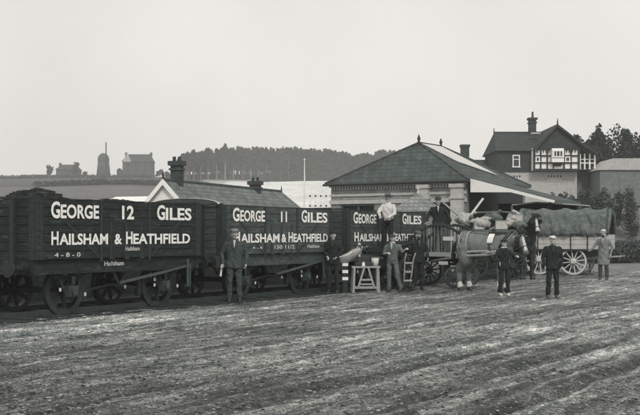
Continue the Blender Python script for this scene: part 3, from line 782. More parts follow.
    pr = MB().prism([(gx(450), -.3, gz(176)), (gx(450), 2.5, gz(158)), (gx(450), 5.3, gz(176))], (gx(504)-gx(450), 0, 0)).build('roof', M['darkslate'], lw)
    c = MB().box((gx(467.3), 1.8, (gz(143.5)+gz(162))/2), (.82, .8, gz(143.5)-gz(162))).box((gx(467.3), 1.8, gz(144.5)), (.98, .95, .25)).build('chimney', M['chim'], pr)
    MB().box((gx(467.3), 1.2, gz(160.5)), (1.1, .1, .2)).build('flashing', M['dullwhite'], pr)
M['render2'] = mat('grey_render', .16, .9, .3, 2, dirt=(.25, 1.2, .56))
house()

# retaining wall / pale shed roof at the far right
def outhouse():
    Z = 97; g = float(terrain(X_(612, Z), Z)); r = thing('garden_shed', (X_(616, Z), Z, g), 0, 'pale-roofed shed half hidden by trees right of the house', 'shed')
    x_ = lambda px: X_(px, Z)-X_(616, Z); zz = lambda py: H_(py, Z)-g
    MB().box((x_(625), 2, zz(170)/2), (x_(650)-x_(600), 4, zz(170))).build('wall', M['render2'], r)
    MB().prism([(x_(597), -.2, zz(170)), (x_(613), -.2, zz(158.5)), (x_(650), -.2, zz(158.5)), (x_(655), -.2, zz(170))], (0, 4.4, 0)).build('roof', M['render_'], r)
outhouse()

# ------------------------------------------------------------------ hilltop: mill and two houses
def hilltop():
    def gz(px, Z): return float(terrain(X_(px, Z), Z))-.3
    Z = 480; g = gz(103.5, Z); r = thing('windmill', (X_(103.5, Z), Z, g), 0, 'round-capped windmill tower with one upright sail on the hilltop', 'windmill')
    z = lambda py: H_(py, Z)-g
    rad = 6.0*Z/FPX
    MB().tube([(0, 0, -1), (0, 0, z(160))], [rad*1.25, rad*.90], 16).build('tower', M['millwall'], r, smooth=True)
    MB().ell((0, 0, z(160)), (rad*.98, rad*.98, z(153)-z(160)), 16, 10).build('cap', M['millwall'], r, smooth=True)
    MB().bar((X_(107.5, Z)-X_(103.5, Z), -rad-.5, z(175)), (X_(107.5, Z)-X_(103.5, Z), -rad-.5, z(143)), .5, .5).box((X_(107.5, Z)-X_(103.5, Z), -rad*.6, z(157)), (.4, rad, .4)).build('sail', M['timber'], r)
    MB().box((0, -rad-.02, z(170)), (1, .3, 2)).build('door', M['timber'], r)
    for pa, pb, top, eav, lab in ((122.5, 151.5, 153.5, 161.5, 'large square house with pale gable on the hilltop right of the windmill'), (56, 77, 164, 169.5, 'small cottage among bare shrubs on the hilltop left of the windmill')):
        c = (pa+pb)/2; g = gz(c, Z); z = lambda py: H_(py, Z)-g; hw = (pb-pa)/2*Z/FPX; D = 9
        h = thing('hilltop_house', (X_(c, Z), Z, g), R(0), lab, 'house')
        MB().box((0, D/2, z(eav)/2-1), (2*hw, D, z(eav)+2)).build('wall', M['millwall'], h)
        rf = MB().prism([(-hw-.4, -.4, z(eav)), (-hw+1.4, D/2, z(top)), (-hw-.4, D+.4, z(eav))], (0, 0, 0))
        r2 = MB().add([(-hw-.4, -.4, z(eav)), (hw+.4, -.4, z(eav)), (hw+.4, D+.4, z(eav)), (-hw-.4, D+.4, z(eav)), (-hw+1.6, D/2, z(top)), (hw-1.4, D/2, z(top))], [(0, 1, 5, 4), (2, 3, 4, 5), (3, 0, 4), (1, 2, 5), (3, 2, 1, 0)]).build('roof', M['darkslate'], h)
        if hw > 5:
            MB().prism([(-hw+.2, -.5, z(eav)-.2), (-hw+4.2, -.5, z(eav)-.2), (-hw+2.2, -.5, z(153.2))], (0, 1.5, 0)).build('gable', M['render_'], h)
            for k in range(3):
                for zz in (z(165), z(171)): MB().box((-hw+2.4+k*4.2, -.02, zz), (1.1, .1, 1.5)).build('window', M['timber'], h)
        for xx in (-hw+.9, hw-.9): MB().box((xx, D/2, z(top)-.2), (1.0, 1.0, 2.0)).build('chimney', M['chim'], r2)
    g = gz(119, Z)
    a = thing('hilltop_outhouse', (X_(118.5, Z), Z+3, g), 0, 'tiny outhouse against the left end of the hilltop house', 'outhouse')
    MB().box((0, 0, 1.6), (2.4, 2.4, 3.8)).build('wall', M['millwall'], a)
    MB().prism([(-1.4, -1.4, 3.5), (1.4, -1.4, 3.5), (0, -1.4, 4.6)], (0, 2.8, 0)).build('roof', M['darkslate'], a)
hilltop()

# ------------------------------------------------------------------ trees
def leaf_tris(c, n, sx, sy, sz, size, rg):
    p = rg.normal(0, 1, (n, 3)); p /= np.linalg.norm(p, axis=1)[:, None]; p *= (rg.random((n, 1))**.4)
    p = p*np.array([sx, sy, sz])+np.array(c)
    a = rg.normal(0, 1, (n, 3)); a /= np.linalg.norm(a, axis=1)[:, None]; b = rg.normal(0, 1, (n, 3)); b = np.cross(a, b); b /= np.linalg.norm(b, axis=1)[:, None]
    s = size*rg.uniform(.5, 1.4, (n, 1)); V = np.stack([p-a*s, p+b*s*.6, p+a*s, p-b*s*.6], 1).reshape(-1, 3)
    return V
def pine_crown(h, wd, base, rg, dens=1., size=.35):
    """clumps of needles in tiers, broken outline"""
    Vs = []; nb = int(16*dens)
    for k in range(nb):
        t = rg.random()**.8; z = base+(h-base)*t; rr = wd*(1-t)**.75*(.5+.6*rg.random())+.15
        a = rg.random()*6.283; d = rr*rg.uniform(.3, 1)
        Vs.append(leaf_tris((d*math.cos(a), d*math.sin(a), z), int(22*dens), rr*.5+.25, rr*.5+.25, (h-base)*.055+.2, size, rg))
    Vs.append(leaf_tris((0, 0, h*.96), 14, .25, .25, h*.06, size*.7, rg))
    Vs.append(leaf_tris((0, 0, base+(h-base)*.45), int(60*dens), wd*.4, wd*.4, (h-base)*.42, size, rg))
    return np.concatenate(Vs)
def quads(V): n = len(V)//4; return np.arange(n*4).reshape(n, 4)
def round_crown(h, wd, base, rg, n=500, size=.3):
    Vs = []
    for k in range(12):
        a = rg.random()*6.283; t = rg.random(); d = wd*.6*math.sqrt(rg.random())
        Vs.append(leaf_tris((d*math.cos(a), d*math.sin(a), base+(h-base)*(.2+.65*t)), n//12, wd*.42, wd*.42, (h-base)*.22, size, rg))
    return np.concatenate(Vs)
def tree(px, Z, toppy, wpx, name, label, group, kind='pine', bare=.2, dens=1., size=None, cm=None, sway=0):
    x = X_(px, Z); g = float(terrain(x, Z))-.15; h = H_(toppy, Z)-g; wd = wpx*Z/FPX/2; rg = np.random.default_rng(int(px*10+Z))
    r = thing(name, (x, Z, g), 0, label, 'shrub' if kind == 'bush' else 'tree', group)
    size = size or Z/FPX*1.3
    tr = MB().tube([(0, 0, -.3), (sway*.3, 0, h*.3), (sway, 0, h*.65), (sway, 0, h*.93)], [h*.022+.05, h*.018+.03, h*.012+.02, .02], 6)
    for k in range(9):
        t = bare+.05+(.8-bare)*rg.random(); a = rg.random()*6.283; l = wd*.8*(1-t*.6)
        tr.tube([(sway*t, 0, h*t), (sway*t+l*.6*math.cos(a), l*.6*math.sin(a), h*t+l*.25), (sway*t+l*math.cos(a), l*math.sin(a), h*t+l*.4)], [h*.007+.02, h*.004+.01, .01], 4)
    tr.build('trunk', M['bark'], r)
    V = pine_crown(h, wd, h*bare, rg, dens, size) if kind == 'pine' else round_crown(h, wd, h*bare, rg, int(600*dens), size)
    V[:, 0] += sway
    fast_mesh('crown' if kind != 'bush' else 'foliage', V, quads(V), cm or M['leaf'], r)
    return r
# row of tall pines with bare trunks at the left end of the wood
edge = [(178, 160, 13), (186, 152, 15), (193, 150, 16), (201, 151, 15), (209, 148, 15), (217, 149, 16), (226, 147, 15), (234, 149, 16), (243, 148, 15), (251, 150, 16), (259, 151, 15), (267, 150, 16)]
words = ['leftmost and shortest pine at the edge of the hilltop wood', 'second pine from the left edge of the hilltop wood', 'third pine from the left edge of the wood', 'fourth pine from the left edge of the wood',
         'fifth pine from the left edge of the wood', 'sixth pine from the left edge of the wood', 'seventh pine from the left in the row of bare trunks', 'eighth pine from the left in the row of bare trunks',
         'ninth pine from the left in the row of bare trunks', 'tenth pine from the left in the row of bare trunks', 'eleventh pine from the left in the row of bare trunks', 'twelfth pine from the left, where the wood turns dense']
for (px, py, wp), wd_ in zip(edge, words):
    tree(px+random.uniform(-1, 1), 405+random.uniform(-6, 6), py+random.uniform(-2, 2), wp*random.uniform(1.0, 1.5), 'pine_tree', wd_, 'pines along the edge of the hilltop wood', bare=random.uniform(.36, .5), dens=1.3)
def wood():
    rg = np.random.default_rng(5); Vs = []; tk = MB()
    for k in range(620):
        px = rg.uniform(182, 420); Z = rg.uniform(412, 470) if px < 275 else rg.uniform(392, 460)
        if px < 275 and rg.random() < .25: continue
        x = X_(px, Z); g = float(terrain(x, Z)); top = np.interp(px, [180, 240, 300, 335, 355, 380, 420], [156, 149, 151, 153, 158, 153, 154])+rg.uniform(-2.5, 4)
        h = max(5, H_(top, Z)-g); wd = rg.uniform(2.0, 3.6); bare = .35 if px < 275 else .06
        V = pine_crown(h, wd*rg.uniform(.8, 1.5), h*(bare*rg.uniform(.7, 1.3)), rg, .8, .6); V[:, 0] += x; V[:, 1] += Z; V[:, 2] += g; Vs.append(V)
        if px < 290: tk.tube([(x, Z, g-.5), (x, Z, g+h*.9)], [.25, .08], 4)
    for k in range(260):                                      # undergrowth at the foot of the wood
        px = rg.uniform(170, 400); Z = rg.uniform(392, 410) if px > 262 else rg.uniform(415, 440); x = X_(px, Z); g = float(terrain(x, Z)); hh = 3.2 if px > 262 else 1.8
        V = leaf_tris((x, Z, g+hh*.4), 60, 2.2, 2, hh*.6, .5, rg); Vs.append(V)
    V = np.concatenate(Vs); o = fast_mesh('woodland', V, quads(V), M['leaf'])
    tag(o, 'dense dark pine wood along the distant hilltop', 'woodland', kind='stuff')
    o2 = tk.build('tree_trunks', M['bark'], o)
wood()
for q_, (px, py, wp, lb, sw) in enumerate(((577, 136, 15, 'small fir just right of the half-timbered gable', 0), (587, 131, 19, 'second fir from the house in the clump behind it', .2), (598, 128, 20, 'third fir from the house, taller than the two before it', 0), (609, 124.5, 22, 'tallest fir in the clump right of the house', -.1), (624, 128, 24, 'broad fir at the right end of the clump', .2), (640, 131, 24, 'fir at the right edge of the picture', 0))):
    tree(px, 118+random.uniform(-5, 5), py, wp*1.7, 'evergreen_tree', lb, 'evergreens behind the house', bare=.05, dens=4.2 if q_ % 2 else 3, kind='pine' if q_ % 2 == 0 else 'round', size=.17, sway=sw)
tree(594, 126, 139, 30, 'broadleaf_tree', 'rounded low tree filling the gap under the firs', None, kind='round', bare=.1, dens=2)
for px, Z, py, wp, lb in ((557, 83, 194, 16, 'leftmost shrub on the bank above the covered wagon'), (571, 84, 190, 20, 'second shrub from the left on the bank'), (585, 86, 191, 20, 'third shrub from the left on the bank'), (599, 84, 188, 22, 'fourth and bushy shrub on the bank'), (614, 82, 190, 24, 'shrub on the bank above the coated man'), (632, 80, 188, 24, 'rightmost shrub on the bank')):
    tree(px, Z, py, wp, 'bank_shrub', lb, 'shrubs on the bank below the house', kind='bush', bare=.02, dens=3, cm=M['leaf2'])
for px, Z, py, wp, lb in ((160, 470, 169.5, 9, 'bare-looking shrub right of the square hilltop house'), (168, 468, 172, 9, 'low shrub between the hilltop house and the pines'), (50, 470, 165, 8, 'thin shrub left of the hilltop cottage'), (75.5, 470, 162, 9, 'wind-blown shrub at the right end of the hilltop cottage'), (85, 472, 171, 5, 'smallest shrub beside the windmill')):
    tree(px, Z, py, wp, 'hilltop_shrub', lb, 'shrubs on the hilltop', kind='bush', bare=.1, dens=.35)
def hedges():
    rg = np.random.default_rng(9); Vs = []
    for (pa, pb, Z) in ((36, 175, 300), (-10, 150, 452), (440, 640, 140), (596, 660, 62)):
        for k in range(260 if Z > 70 else 420):
            px = rg.uniform(pa, pb); x = X_(px, Z)+rg.normal(0, .3); z = Z+rg.normal(0, .5)+(px-pa)*.05; g = float(terrain(x, z))
            Vs.append(leaf_tris((x, z, g+.5), 26, 1.3, .8, .9+.3*rg.random(), .35, rg) if Z > 70 else leaf_tris((x, z, g+.5), 60, .5, .5, .5+.3*rg.random(), .085, rg))
    V = np.concatenate(Vs); tag(fast_mesh('hedgerow', V, quads(V), M['leaf2']), 'field hedges crossing the hillside', 'hedge', kind='stuff')
hedges()

# ------------------------------------------------------------------ people
def hand(mb, wrist, d, side, curl=.5, sc=1):
    """palm, four fingers of different length and a thumb; d = forearm direction, side = towards the thumb"""
    w = Vector(wrist); d = Vector(d).normalized(); s = Vector(side); s = (s-d*s.dot(d)).normalized(); n = d.cross(s)
    pc = w+d*.045*sc
    mb.tube([w-d*.01, w+d*.02*sc, w+d*.06*sc, w+d*.09*sc], [(.022*sc, .03*sc), (.019*sc, .038*sc), (.017*sc, .042*sc), (.013*sc, .038*sc)], 10) if False else None
    mb.cap(w, w+d*.05*sc+s*.018*sc, .022*sc, .019*sc).cap(w, w+d*.05*sc-s*.018*sc, .022*sc, .018*sc).cap(w+d*.06*sc+s*.02*sc, w+d*.06*sc-s*.02*sc, .018*sc, .017*sc)
    for k, (o, L) in enumerate(((.028, .072), (.010, .08), (-.010, .074), (-.028, .058))):
        p = w+d*.07*sc+s*o*sc; c = curl
        q = p+(d*math.cos(c*.8)+n*math.sin(c*.8))*L*.5*sc; e = q+(d*math.cos(c*2)+n*math.sin(c*2))*L*.5*sc
        mb.cap(p, q, .0105*sc, .0095*sc, 8).cap(q, e, .0095*sc, .008*sc, 8)
    p = w+d*.025*sc+s*.03*sc; q = p+(d*.7+s*.7+n*.3)*.04*sc; e = q+(d*.9+n*.35)*.03*sc
    mb.cap(p, q, .013*sc, .011*sc, 8).cap(q, e, .011*sc, .009*sc, 8)

def person(px, Z, label, h=1.72, yaw=0, z0=0, coat='coat', trousers='coat2', boots='boot', hat='cap', hatm='coat', pose=None, long=False, shirt=None, build=1., beard=False, name='person', waistcoat=False, x=None, tache=True, scarf=None, rolled=False):
    k = h/1.72; P = dict(
        LE=(-.265, .03, 1.16), LW=(-.285, -.07, .92), RE=(.265, .03, 1.16), RW=(.285, -.07, .92),
        LH=(-.09, 0, .92), LK=(-.105, -.03, .5), LA=(-.12, .01, .09), RH=(.09, 0, .92), RK=(.105, -.03, .5), RA=(.12, .01, .09),
        lean=(0, 0), head=(0, 0), Ls=(0, -1, 0), Rs=(0, -1, 0), curl=.6)
    P.update(pose or {}); lx, ly = P['lean']
    root = thing(name, (X_(px, Z) if x is None else x, Z, z0), yaw, label, 'person')
    V = lambda p: Vector(p)*k
    def T(p):                                             # torso points lean about the hips
        p = Vector(p); t = max(0, p.z-.92); return Vector((p.x+lx*t, p.y+ly*t, p.z-(abs(ly)+abs(lx))**2*t*.35))*k
    b = build; LS, RS = T((-.168*b, .01, 1.365)), T((.168*b, .01, 1.365))
    neck0, neck1 = T((0, .015, 1.42)), T((0, -.005, 1.51)); hd = Vector((P['head'][0], P['head'][1], 0))*k
    hc = T((0, -.02, 1.605))+hd
    def ring(cz, rx, ry, cy=0): 
        return [T((rx*math.cos(2*math.pi*j/20), cy+ry*math.sin(2*math.pi*j/20), cz)) for j in range(20)]
    joints = {q: V(P[q]) for q in ('LH', 'LK', 'LA', 'RH', 'RK', 'RA')}
    arms = {q: T(P[q]) for q in ('LE', 'RE', 'LW', 'RW')}
    # continuous body
    bd = MB(); bd.loft([ring(.86, .13*b, .095), ring(.95, .15*b, .105), ring(1.08, .13*b, .10), ring(1.25, .155*b, .11), ring(1.36, .155*b, .10), ring(1.42, .09, .07)])
    bd.cap(neck0, neck1, .058*k, .052*k)
    bd.ell(hc, (.074*k, .094*k, .112*k), 16, 12).ell(hc+Vector((0, -.028, -.055))*k, (.055*k, .062*k, .062*k), 12, 10)
    bd.cap(hc+Vector((0, -.095, .005))*k, hc+Vector((0, -.112, -.022))*k, .010*k, .016*k, 8)       # nose
    bd.cap(hc+Vector((-.04, -.078, .026))*k, hc+Vector((.04, -.078, .026))*k, .014*k, .014*k, 8)      # brow
    bd.cap(hc+Vector((-.015, -.088, -.055))*k, hc+Vector((.015, -.088, -.055))*k, .010*k, .010*k, 8)  # mouth
    bd.ell(hc+Vector((0, -.082, -.088))*k, (.022*k, .018*k, .018*k), 8, 6)
    for s in (-1, 1):
        bd.ell(hc+Vector((s*.076, .005, -.008))*k, (.012*k, .02*k, .03*k), 8, 6); bd.ell(hc+Vector((s*.042, -.062, -.022))*k, (.02*k, .02*k, .02*k), 8, 6)
    for S_, E, W, sd in ((LS, arms['LE'], arms['LW'], P['Ls']), (RS, arms['RE'], arms['RW'], P['Rs'])):
        bd.cap(S_, E, .05*k, .038*k).cap(E, W, .038*k, .025*k); hand(bd, W, W-E, sd, P['curl'], k*1.05)
    for a_, b_, c_ in (('LH', 'LK', 'LA'), ('RH', 'RK', 'RA')):
        bd.cap(joints[a_], joints[b_], .075*k, .052*k).cap(joints[b_], joints[c_], .052*k, .036*k)
        A_ = joints[c_]; bd.cap(A_+Vector((0, .02, -.03))*k, A_+Vector((0, -.13, -.05))*k, .034*k, .026*k)
    bd.build('body', M['skin'], root, remesh=.0085)
    for s in (-1, 1): MB().ell(hc+Vector((s*.029, -.083, .004))*k, (.013*k, .010*k, .009*k), 8, 6).build('eye', M['hair'], root, smooth=True)
    mo = MB().tube([hc+Vector((-.036, -.088, -.052))*k, hc+Vector((0, -.107, -.040))*k, hc+Vector((.036, -.088, -.052))*k], [.004*k, .012*k, .004*k], 6)
    if beard: mo.ell(hc+Vector((0, -.066, -.09))*k, (.045*k, .045*k, .05*k), 10, 8)
    if tache: mo.build('moustache', M['hair'], root, smooth=True)
    hr = MB().ell(hc+Vector((0, .018, .022))*k, (.082*k, .092*k, .100*k), 14, 10)
    hr.v = [p if p[1]-hc.y < .0 and p[2]-hc.z < .045*k else p for p in hr.v]
    # hair covers only the back and top: pull the face side in behind the forehead
    hr.v = [(p[0], max(p[1], hc.y-.02*k) if p[2]-hc.z < .06*k else p[1], p[2]) for p in hr.v]
    hr.build('hair', M['hair'], root, smooth=True)
    # trousers
    tr = MB(); tr.loft([ring(.84, .14*b, .11), ring(.93, .165*b, .125), ring(1.04, .155*b, .12)])
    for a_, b_, c_ in (('LH', 'LK', 'LA'), ('RH', 'RK', 'RA')):
        tr.cap(joints[a_], joints[b_], .100*k*b, .074*k).cap(joints[b_], joints[c_]+Vector((0, 0, .03)), .074*k, .066*k)
        kk = joints[b_].lerp(joints[c_], .8); tr.ell(kk, (.078*k, .08*k, .03*k), 10, 6)
    tr.build('trousers', M[trousers], root, remesh=.012, folds=(11, .020))
    for c_ in ('LA', 'RA'):
        bt = MB(); A_ = joints[c_]; bt.cap(A_+Vector((0, .0, .06))*k, A_+Vector((0, .01, -.03))*k, .048*k, .048*k).cap(A_+Vector((0, .03, -.045))*k, A_+Vector((0, -.15, -.058))*k, .044*k, .036*k)
        bt.box(A_+Vector((0, -.05, -.083))*k, (.085*k, .27*k, .02*k))
        bt.build('boot', M[boots], root, remesh=.01)
    # coat or shirt
    ct = MB(); hem = .52 if long else .80
    rr = [ring(hem, .20*b if long else .185*b, .16 if long else .145), ring((hem+.95)/2, .19*b, .145), ring(.95, .178*b, .14), ring(1.08, .165*b, .135), ring(1.25, .185*b, .14), ring(1.35, .188*b, .125), ring(1.41, .145*b, .10), ring(1.45, .09, .08), ring(1.475, .068, .068)]
    if coat == 'shirt' or rolled: rr = rr[3:] if False else [ring(.94, .162*b, .13)]+rr[3:]
    ct.loft(rr)
    for S_, E, W in ((LS, arms['LE'], arms['LW']), (RS, arms['RE'], arms['RW'])):
        ct.cap(S_, S_.lerp(E, .5), .073*k, .062*k)
        if rolled: ct.cap(S_.lerp(E, .5), E, .06*k, .056*k)
        else: ct.cap(S_.lerp(E, .5), E, .062*k, .056*k).cap(E, E.lerp(W, .93), .056*k, .044*k)
    co = ct.build('coat' if coat not in ('shirt',) else 'shirt', M[coat], root, remesh=.012, folds=(10, .022))
    if coat != 'shirt':
        # lapels and opening, shirt front with collar
        cl = MB().prism([T((-.032, -.128, 1.46)), T((.032, -.128, 1.46)), T((0, -.152, 1.27))], Vector((0, -.01, 0))).build('shirt_front', M[shirt or 'shirt'], root)
        lp = MB()
        for s in (-1, 1): lp.prism([T((s*.03, -.150, 1.47)), T((s*.085, -.135, 1.42)), T((s*.06, -.155, 1.33)), T((s*.0, -.165, 1.20))], Vector((0, -.008, 0)))
        for q in range(3): lp.ell(T((.012, -.158, 1.15-.1*q)), (.010, .006, .010), 8, 5)
        lp.build('lapels', M[coat], co)
    if waistcoat:
        MB().loft([ring(.93, .168*b, .142), ring(1.08, .168*b, .140), ring(1.25, .172*b, .148), ring(1.36, .12*b, .132)]).build('waistcoat', M['coat2'], root, remesh=.014)
    if scarf: MB().tube([T((.07*math.cos(a), .065*math.sin(a)+.0, 1.475)) for a in np.linspace(0, 6.28, 14)], .022, 6).build('neckerchief', M[scarf], root, smooth=True)
    # hat
    hz = hc+Vector((0, .0, .06))*k; ht = MB()
    if hat == 'cap':
        ht.ell(hz+Vector((0, .005, .022))*k, (.105*k, .115*k, .045*k), 16, 8).cap(hz+Vector((-.05, -.095, -.0))*k, hz+Vector((.05, -.095, -.0))*k, .014*k, .014*k, 8)
        ht.prism([hz+Vector((x_, y_, z_))*k for x_, y_, z_ in ((-.07, -.08, .005), (-.045, -.145, -.01), (.045, -.145, -.01), (.07, -.08, .005))], Vector((0, 0, .01)))
    else:
        wd = {'bowler': .125, 'wide': .185}[hat]; n = 20
        def hr_(r, z, f=1.12): return [hz+Vector((r*math.cos(2*math.pi*j/n), r*f*math.sin(2*math.pi*j/n), z+(.012*math.cos(4*math.pi*j/n) if r > .11 else 0)))*k for j in range(n)]
        if hat == 'bowler': ht.loft([hr_(.088, -.012), hr_(wd, -.004), hr_(wd, .004), hr_(.092, .008), hr_(.090, .05), hr_(.075, .085), hr_(.04, .103), hr_(.005, .107)])
        else: ht.loft([hr_(.088, -.012), hr_(wd, .004), hr_(wd, .012), hr_(.09, .010), hr_(.086, .06), hr_(.075, .088), hr_(.04, .085), hr_(.005, .078)])
    ho = ht.build('hat', M[hatm], root, smooth=True)
    if hat != 'cap':
        MB().loft([[hz+Vector((.093*math.cos(2*math.pi*j/20), .104*math.sin(2*math.pi*j/20), z))*k for j in range(20)] for z in (.012, .034)], cap=False).build('hat_band', M['hair'], ho)
    return root

# 1 man in front of wagon 11, hands at his sides, folded paper in one hand
person(234.5, 24.25, 'moustached man in dark jacket and flat cap standing before wagon 11', 1.74, R(4), coat='coat2', trousers='coat2', hat='cap', hatm='greylight', build=1.1,
       pose=dict(LE=(-.285, .03, 1.15), LW=(-.27, -.10, .90), RE=(.285, .03, 1.15), RW=(.27, -.10, .90)))
pp = thing('rolled_paper', (X_(234.5, 24.25)-.29, 24.14, .70), 0, 'white rolled paper hanging from the hand of the man before wagon 11', 'paper')
MB().tube([(0, 0, .20), (-.01, 0, .1), (-.03, 0, -.08)], .022, 8).build('roll', M['white'], pp)
# 2 dark figure in the gap between wagons 11 and 13
person(333, 28.0, 'man in dark coat standing by the right end of wagon 11', 1.70, R(-8), coat='coat', trousers='coat', hatm='coat', shirt='coat2', pose=dict(LE=(-.26, -.02, 1.17), LW=(-.13, -.2, 1.02), RE=(.26, -.02, 1.17), RW=(.13, -.2, 1.0)))
# ------------------------------------------------------------------ weighing bench
def bench():
    Z = 28.3; x0 = X_(365.3, Z); r = thing('trestle_bench', (x0, Z, 0), R(4), 'pale wooden trestle bench with an A-shaped brace under the coal scale', 'trestle')
    zt = H_(266, Z); hw = .36
    MB().box((0, 0, zt-.025), (2*hw+.06, .46, .05)).build('top', M['palewood'], r)
    for sx in (-1, 1):
        for sy in (-1, 1): MB().bar((sx*(hw-.03), sy*.19, zt-.05), (sx*hw, sy*.2, 0), .07, .06).build('leg', M['palewood'], r)
    MB().box((0, -.21, .14), (2*hw-.06, .04, .05)).box((0, .21, .14), (2*hw-.06, .04, .05)).build('stretcher', M['palewood'], r)
    for sx in (-1, 1): MB().bar((sx*.06, -.23, zt-.05), (sx*.22, -.235, .16), .03, .05).build('brace', M['palewood'], r)
    MB().box((0, -.236, .36), (.26, .03, .05)).box((0, -.236, .24), (.34, .03, .04)).build('crossbar', M['palewood'], r)
    # scale
    s = thing('coal_scale', (x0-.05, Z, zt), R(4), 'iron coal scale with a big pale tipping scoop on the trestle bench', 'scale')
    MB().box((0, 0, .06), (.5, .26, .10)).box((.0, 0, .18), (.34, .10, .16)).build('base', M['iron'], s, bevel=.01)
    MB().tube([(-.12, 0, .2), (-.12, 0, .42), (-.12, 0, .52)], [.05, .035, .02], 8).ell((-.12, 0, .60), (.05, .05, .05)).build('pillar', M['metal'], s)
    MB().bar((-.3, 0, .34), (.55, 0, .22), .05, .07).build('beam', M['iron'], s)
    # scoop: open shell, deep at the left lip and tapering towards the right
    rings = []
    for t in np.linspace(0, 1, 13):
        xx = -.80+.72*t; rr = float(np.interp(t, [0, .12, .35, .6, .85, 1], [.13, .25, .30, .27, .17, .07])); zc = .30+.10*t
        lip = float(np.interp(t, [0, .5, 1], [1.1, 1.6, 2.6]))
        rings.append([(xx-.05*math.cos(a_), .95*rr*math.sin(a_), zc-rr*math.cos(a_)) for a_ in np.linspace(-lip, lip, 17)])
    mb = MB().loft(rings, cap=False, closed=False)
    o = mb.build('scoop', M['metal'], s, smooth=True); so = o.modifiers.new('t', 'SOLIDIFY'); so.thickness = .012
    MB().ell((-.08, 0, .39), (.03, .06, .06), 10, 8).build('scoop_heel', M['metal'], o)
    b = thing('enamel_pail', (x0+.27, Z+.02, zt), 0, 'small pale pail standing on the right end of the trestle bench', 'pail')
    MB().tube([(0, 0, 0), (0, 0, .22), (0, 0, .23), (0, 0, .215), (0, 0, .02)], [.085, .115, .12, .108, .08], 16).build('vessel', M['dullwhite'], b, smooth=True)
    MB().tube([(.11*math.cos(a), 0, .22+.11*math.sin(a)) for a in np.linspace(0, math.pi, 10)], .006, 5).build('handle', M['iron'], b)
    w_ = thing('scale_weight', (x0-.06, Z-.17, zt), 0, 'small white-painted weight on the front edge of the trestle bench', 'weight')
    MB().tube([(0, 0, 0), (0, 0, .08), (0, 0, .095), (0, 0, .12)], [.045, .045, .02, .028], 12).build('weight_body', M['white'], w_)
    p = thing('banded_post', (X_(345.2, 28.2), 28.2, 0), 0, 'short dark post with three white bands left of the trestle bench', 'post')
    MB().box((0, 0, .42), (.13, .13, .84)).build('shaft', M['timber'], p)
    for py in (264.5, 271.5, 278.5): MB().box((0, 0, H_(py, 28.2)), (.16, .16, .085)).build('band', M['white'], p)
bench()

# ------------------------------------------------------------------ road wheels and carts
def road_wheel(parent, c, r, n=12, rim='palewood', spoke=None, tyre='iron', axis=(0, 1, 0), wd=.07):
    c = Vector(c); mb = MB(); mb.tube([c-Vector(axis)*.13, c-Vector(axis)*.05, c+Vector(axis)*.06, c+Vector(axis)*.12], [.05+r*.06, .07+r*.10, .07+r*.10, .05+r*.05], 12)
    for k in range(n):
        a = 2*math.pi*(k+.3)/n; u = Vector((math.cos(a), 0, math.sin(a)))
        mb.bar(c+u*.05, c+u*(r-.03), .032, .036 if r > .4 else .03)
    w_ = mb.build('wheel', M[spoke or rim], parent)
    ring = []
    for rr, yy in ((r-.085, -wd/2), (r-.012, -wd/2), (r-.012, wd/2), (r-.085, wd/2), (r-.085, -wd/2)):
        ring.append([c+Vector((rr*math.cos(2*math.pi*j/40), yy, rr*math.sin(2*math.pi*j/40))) for j in range(40)])
    MB().loft(ring, cap=False).build('felloe', M[rim], w_)
    ring = []
    for rr, yy in ((r-.013, -wd/2-.004), (r, -wd/2-.004), (r, wd/2+.004), (r-.013, wd/2+.004), (r-.013, -wd/2-.004)):
        ring.append([c+Vector((rr*math.cos(2*math.pi*j/40), yy, rr*math.sin(2*math.pi*j/40))) for j in range(40)])
    MB().loft(ring, cap=False).build('tyre', M[tyre], w_)
    return w_

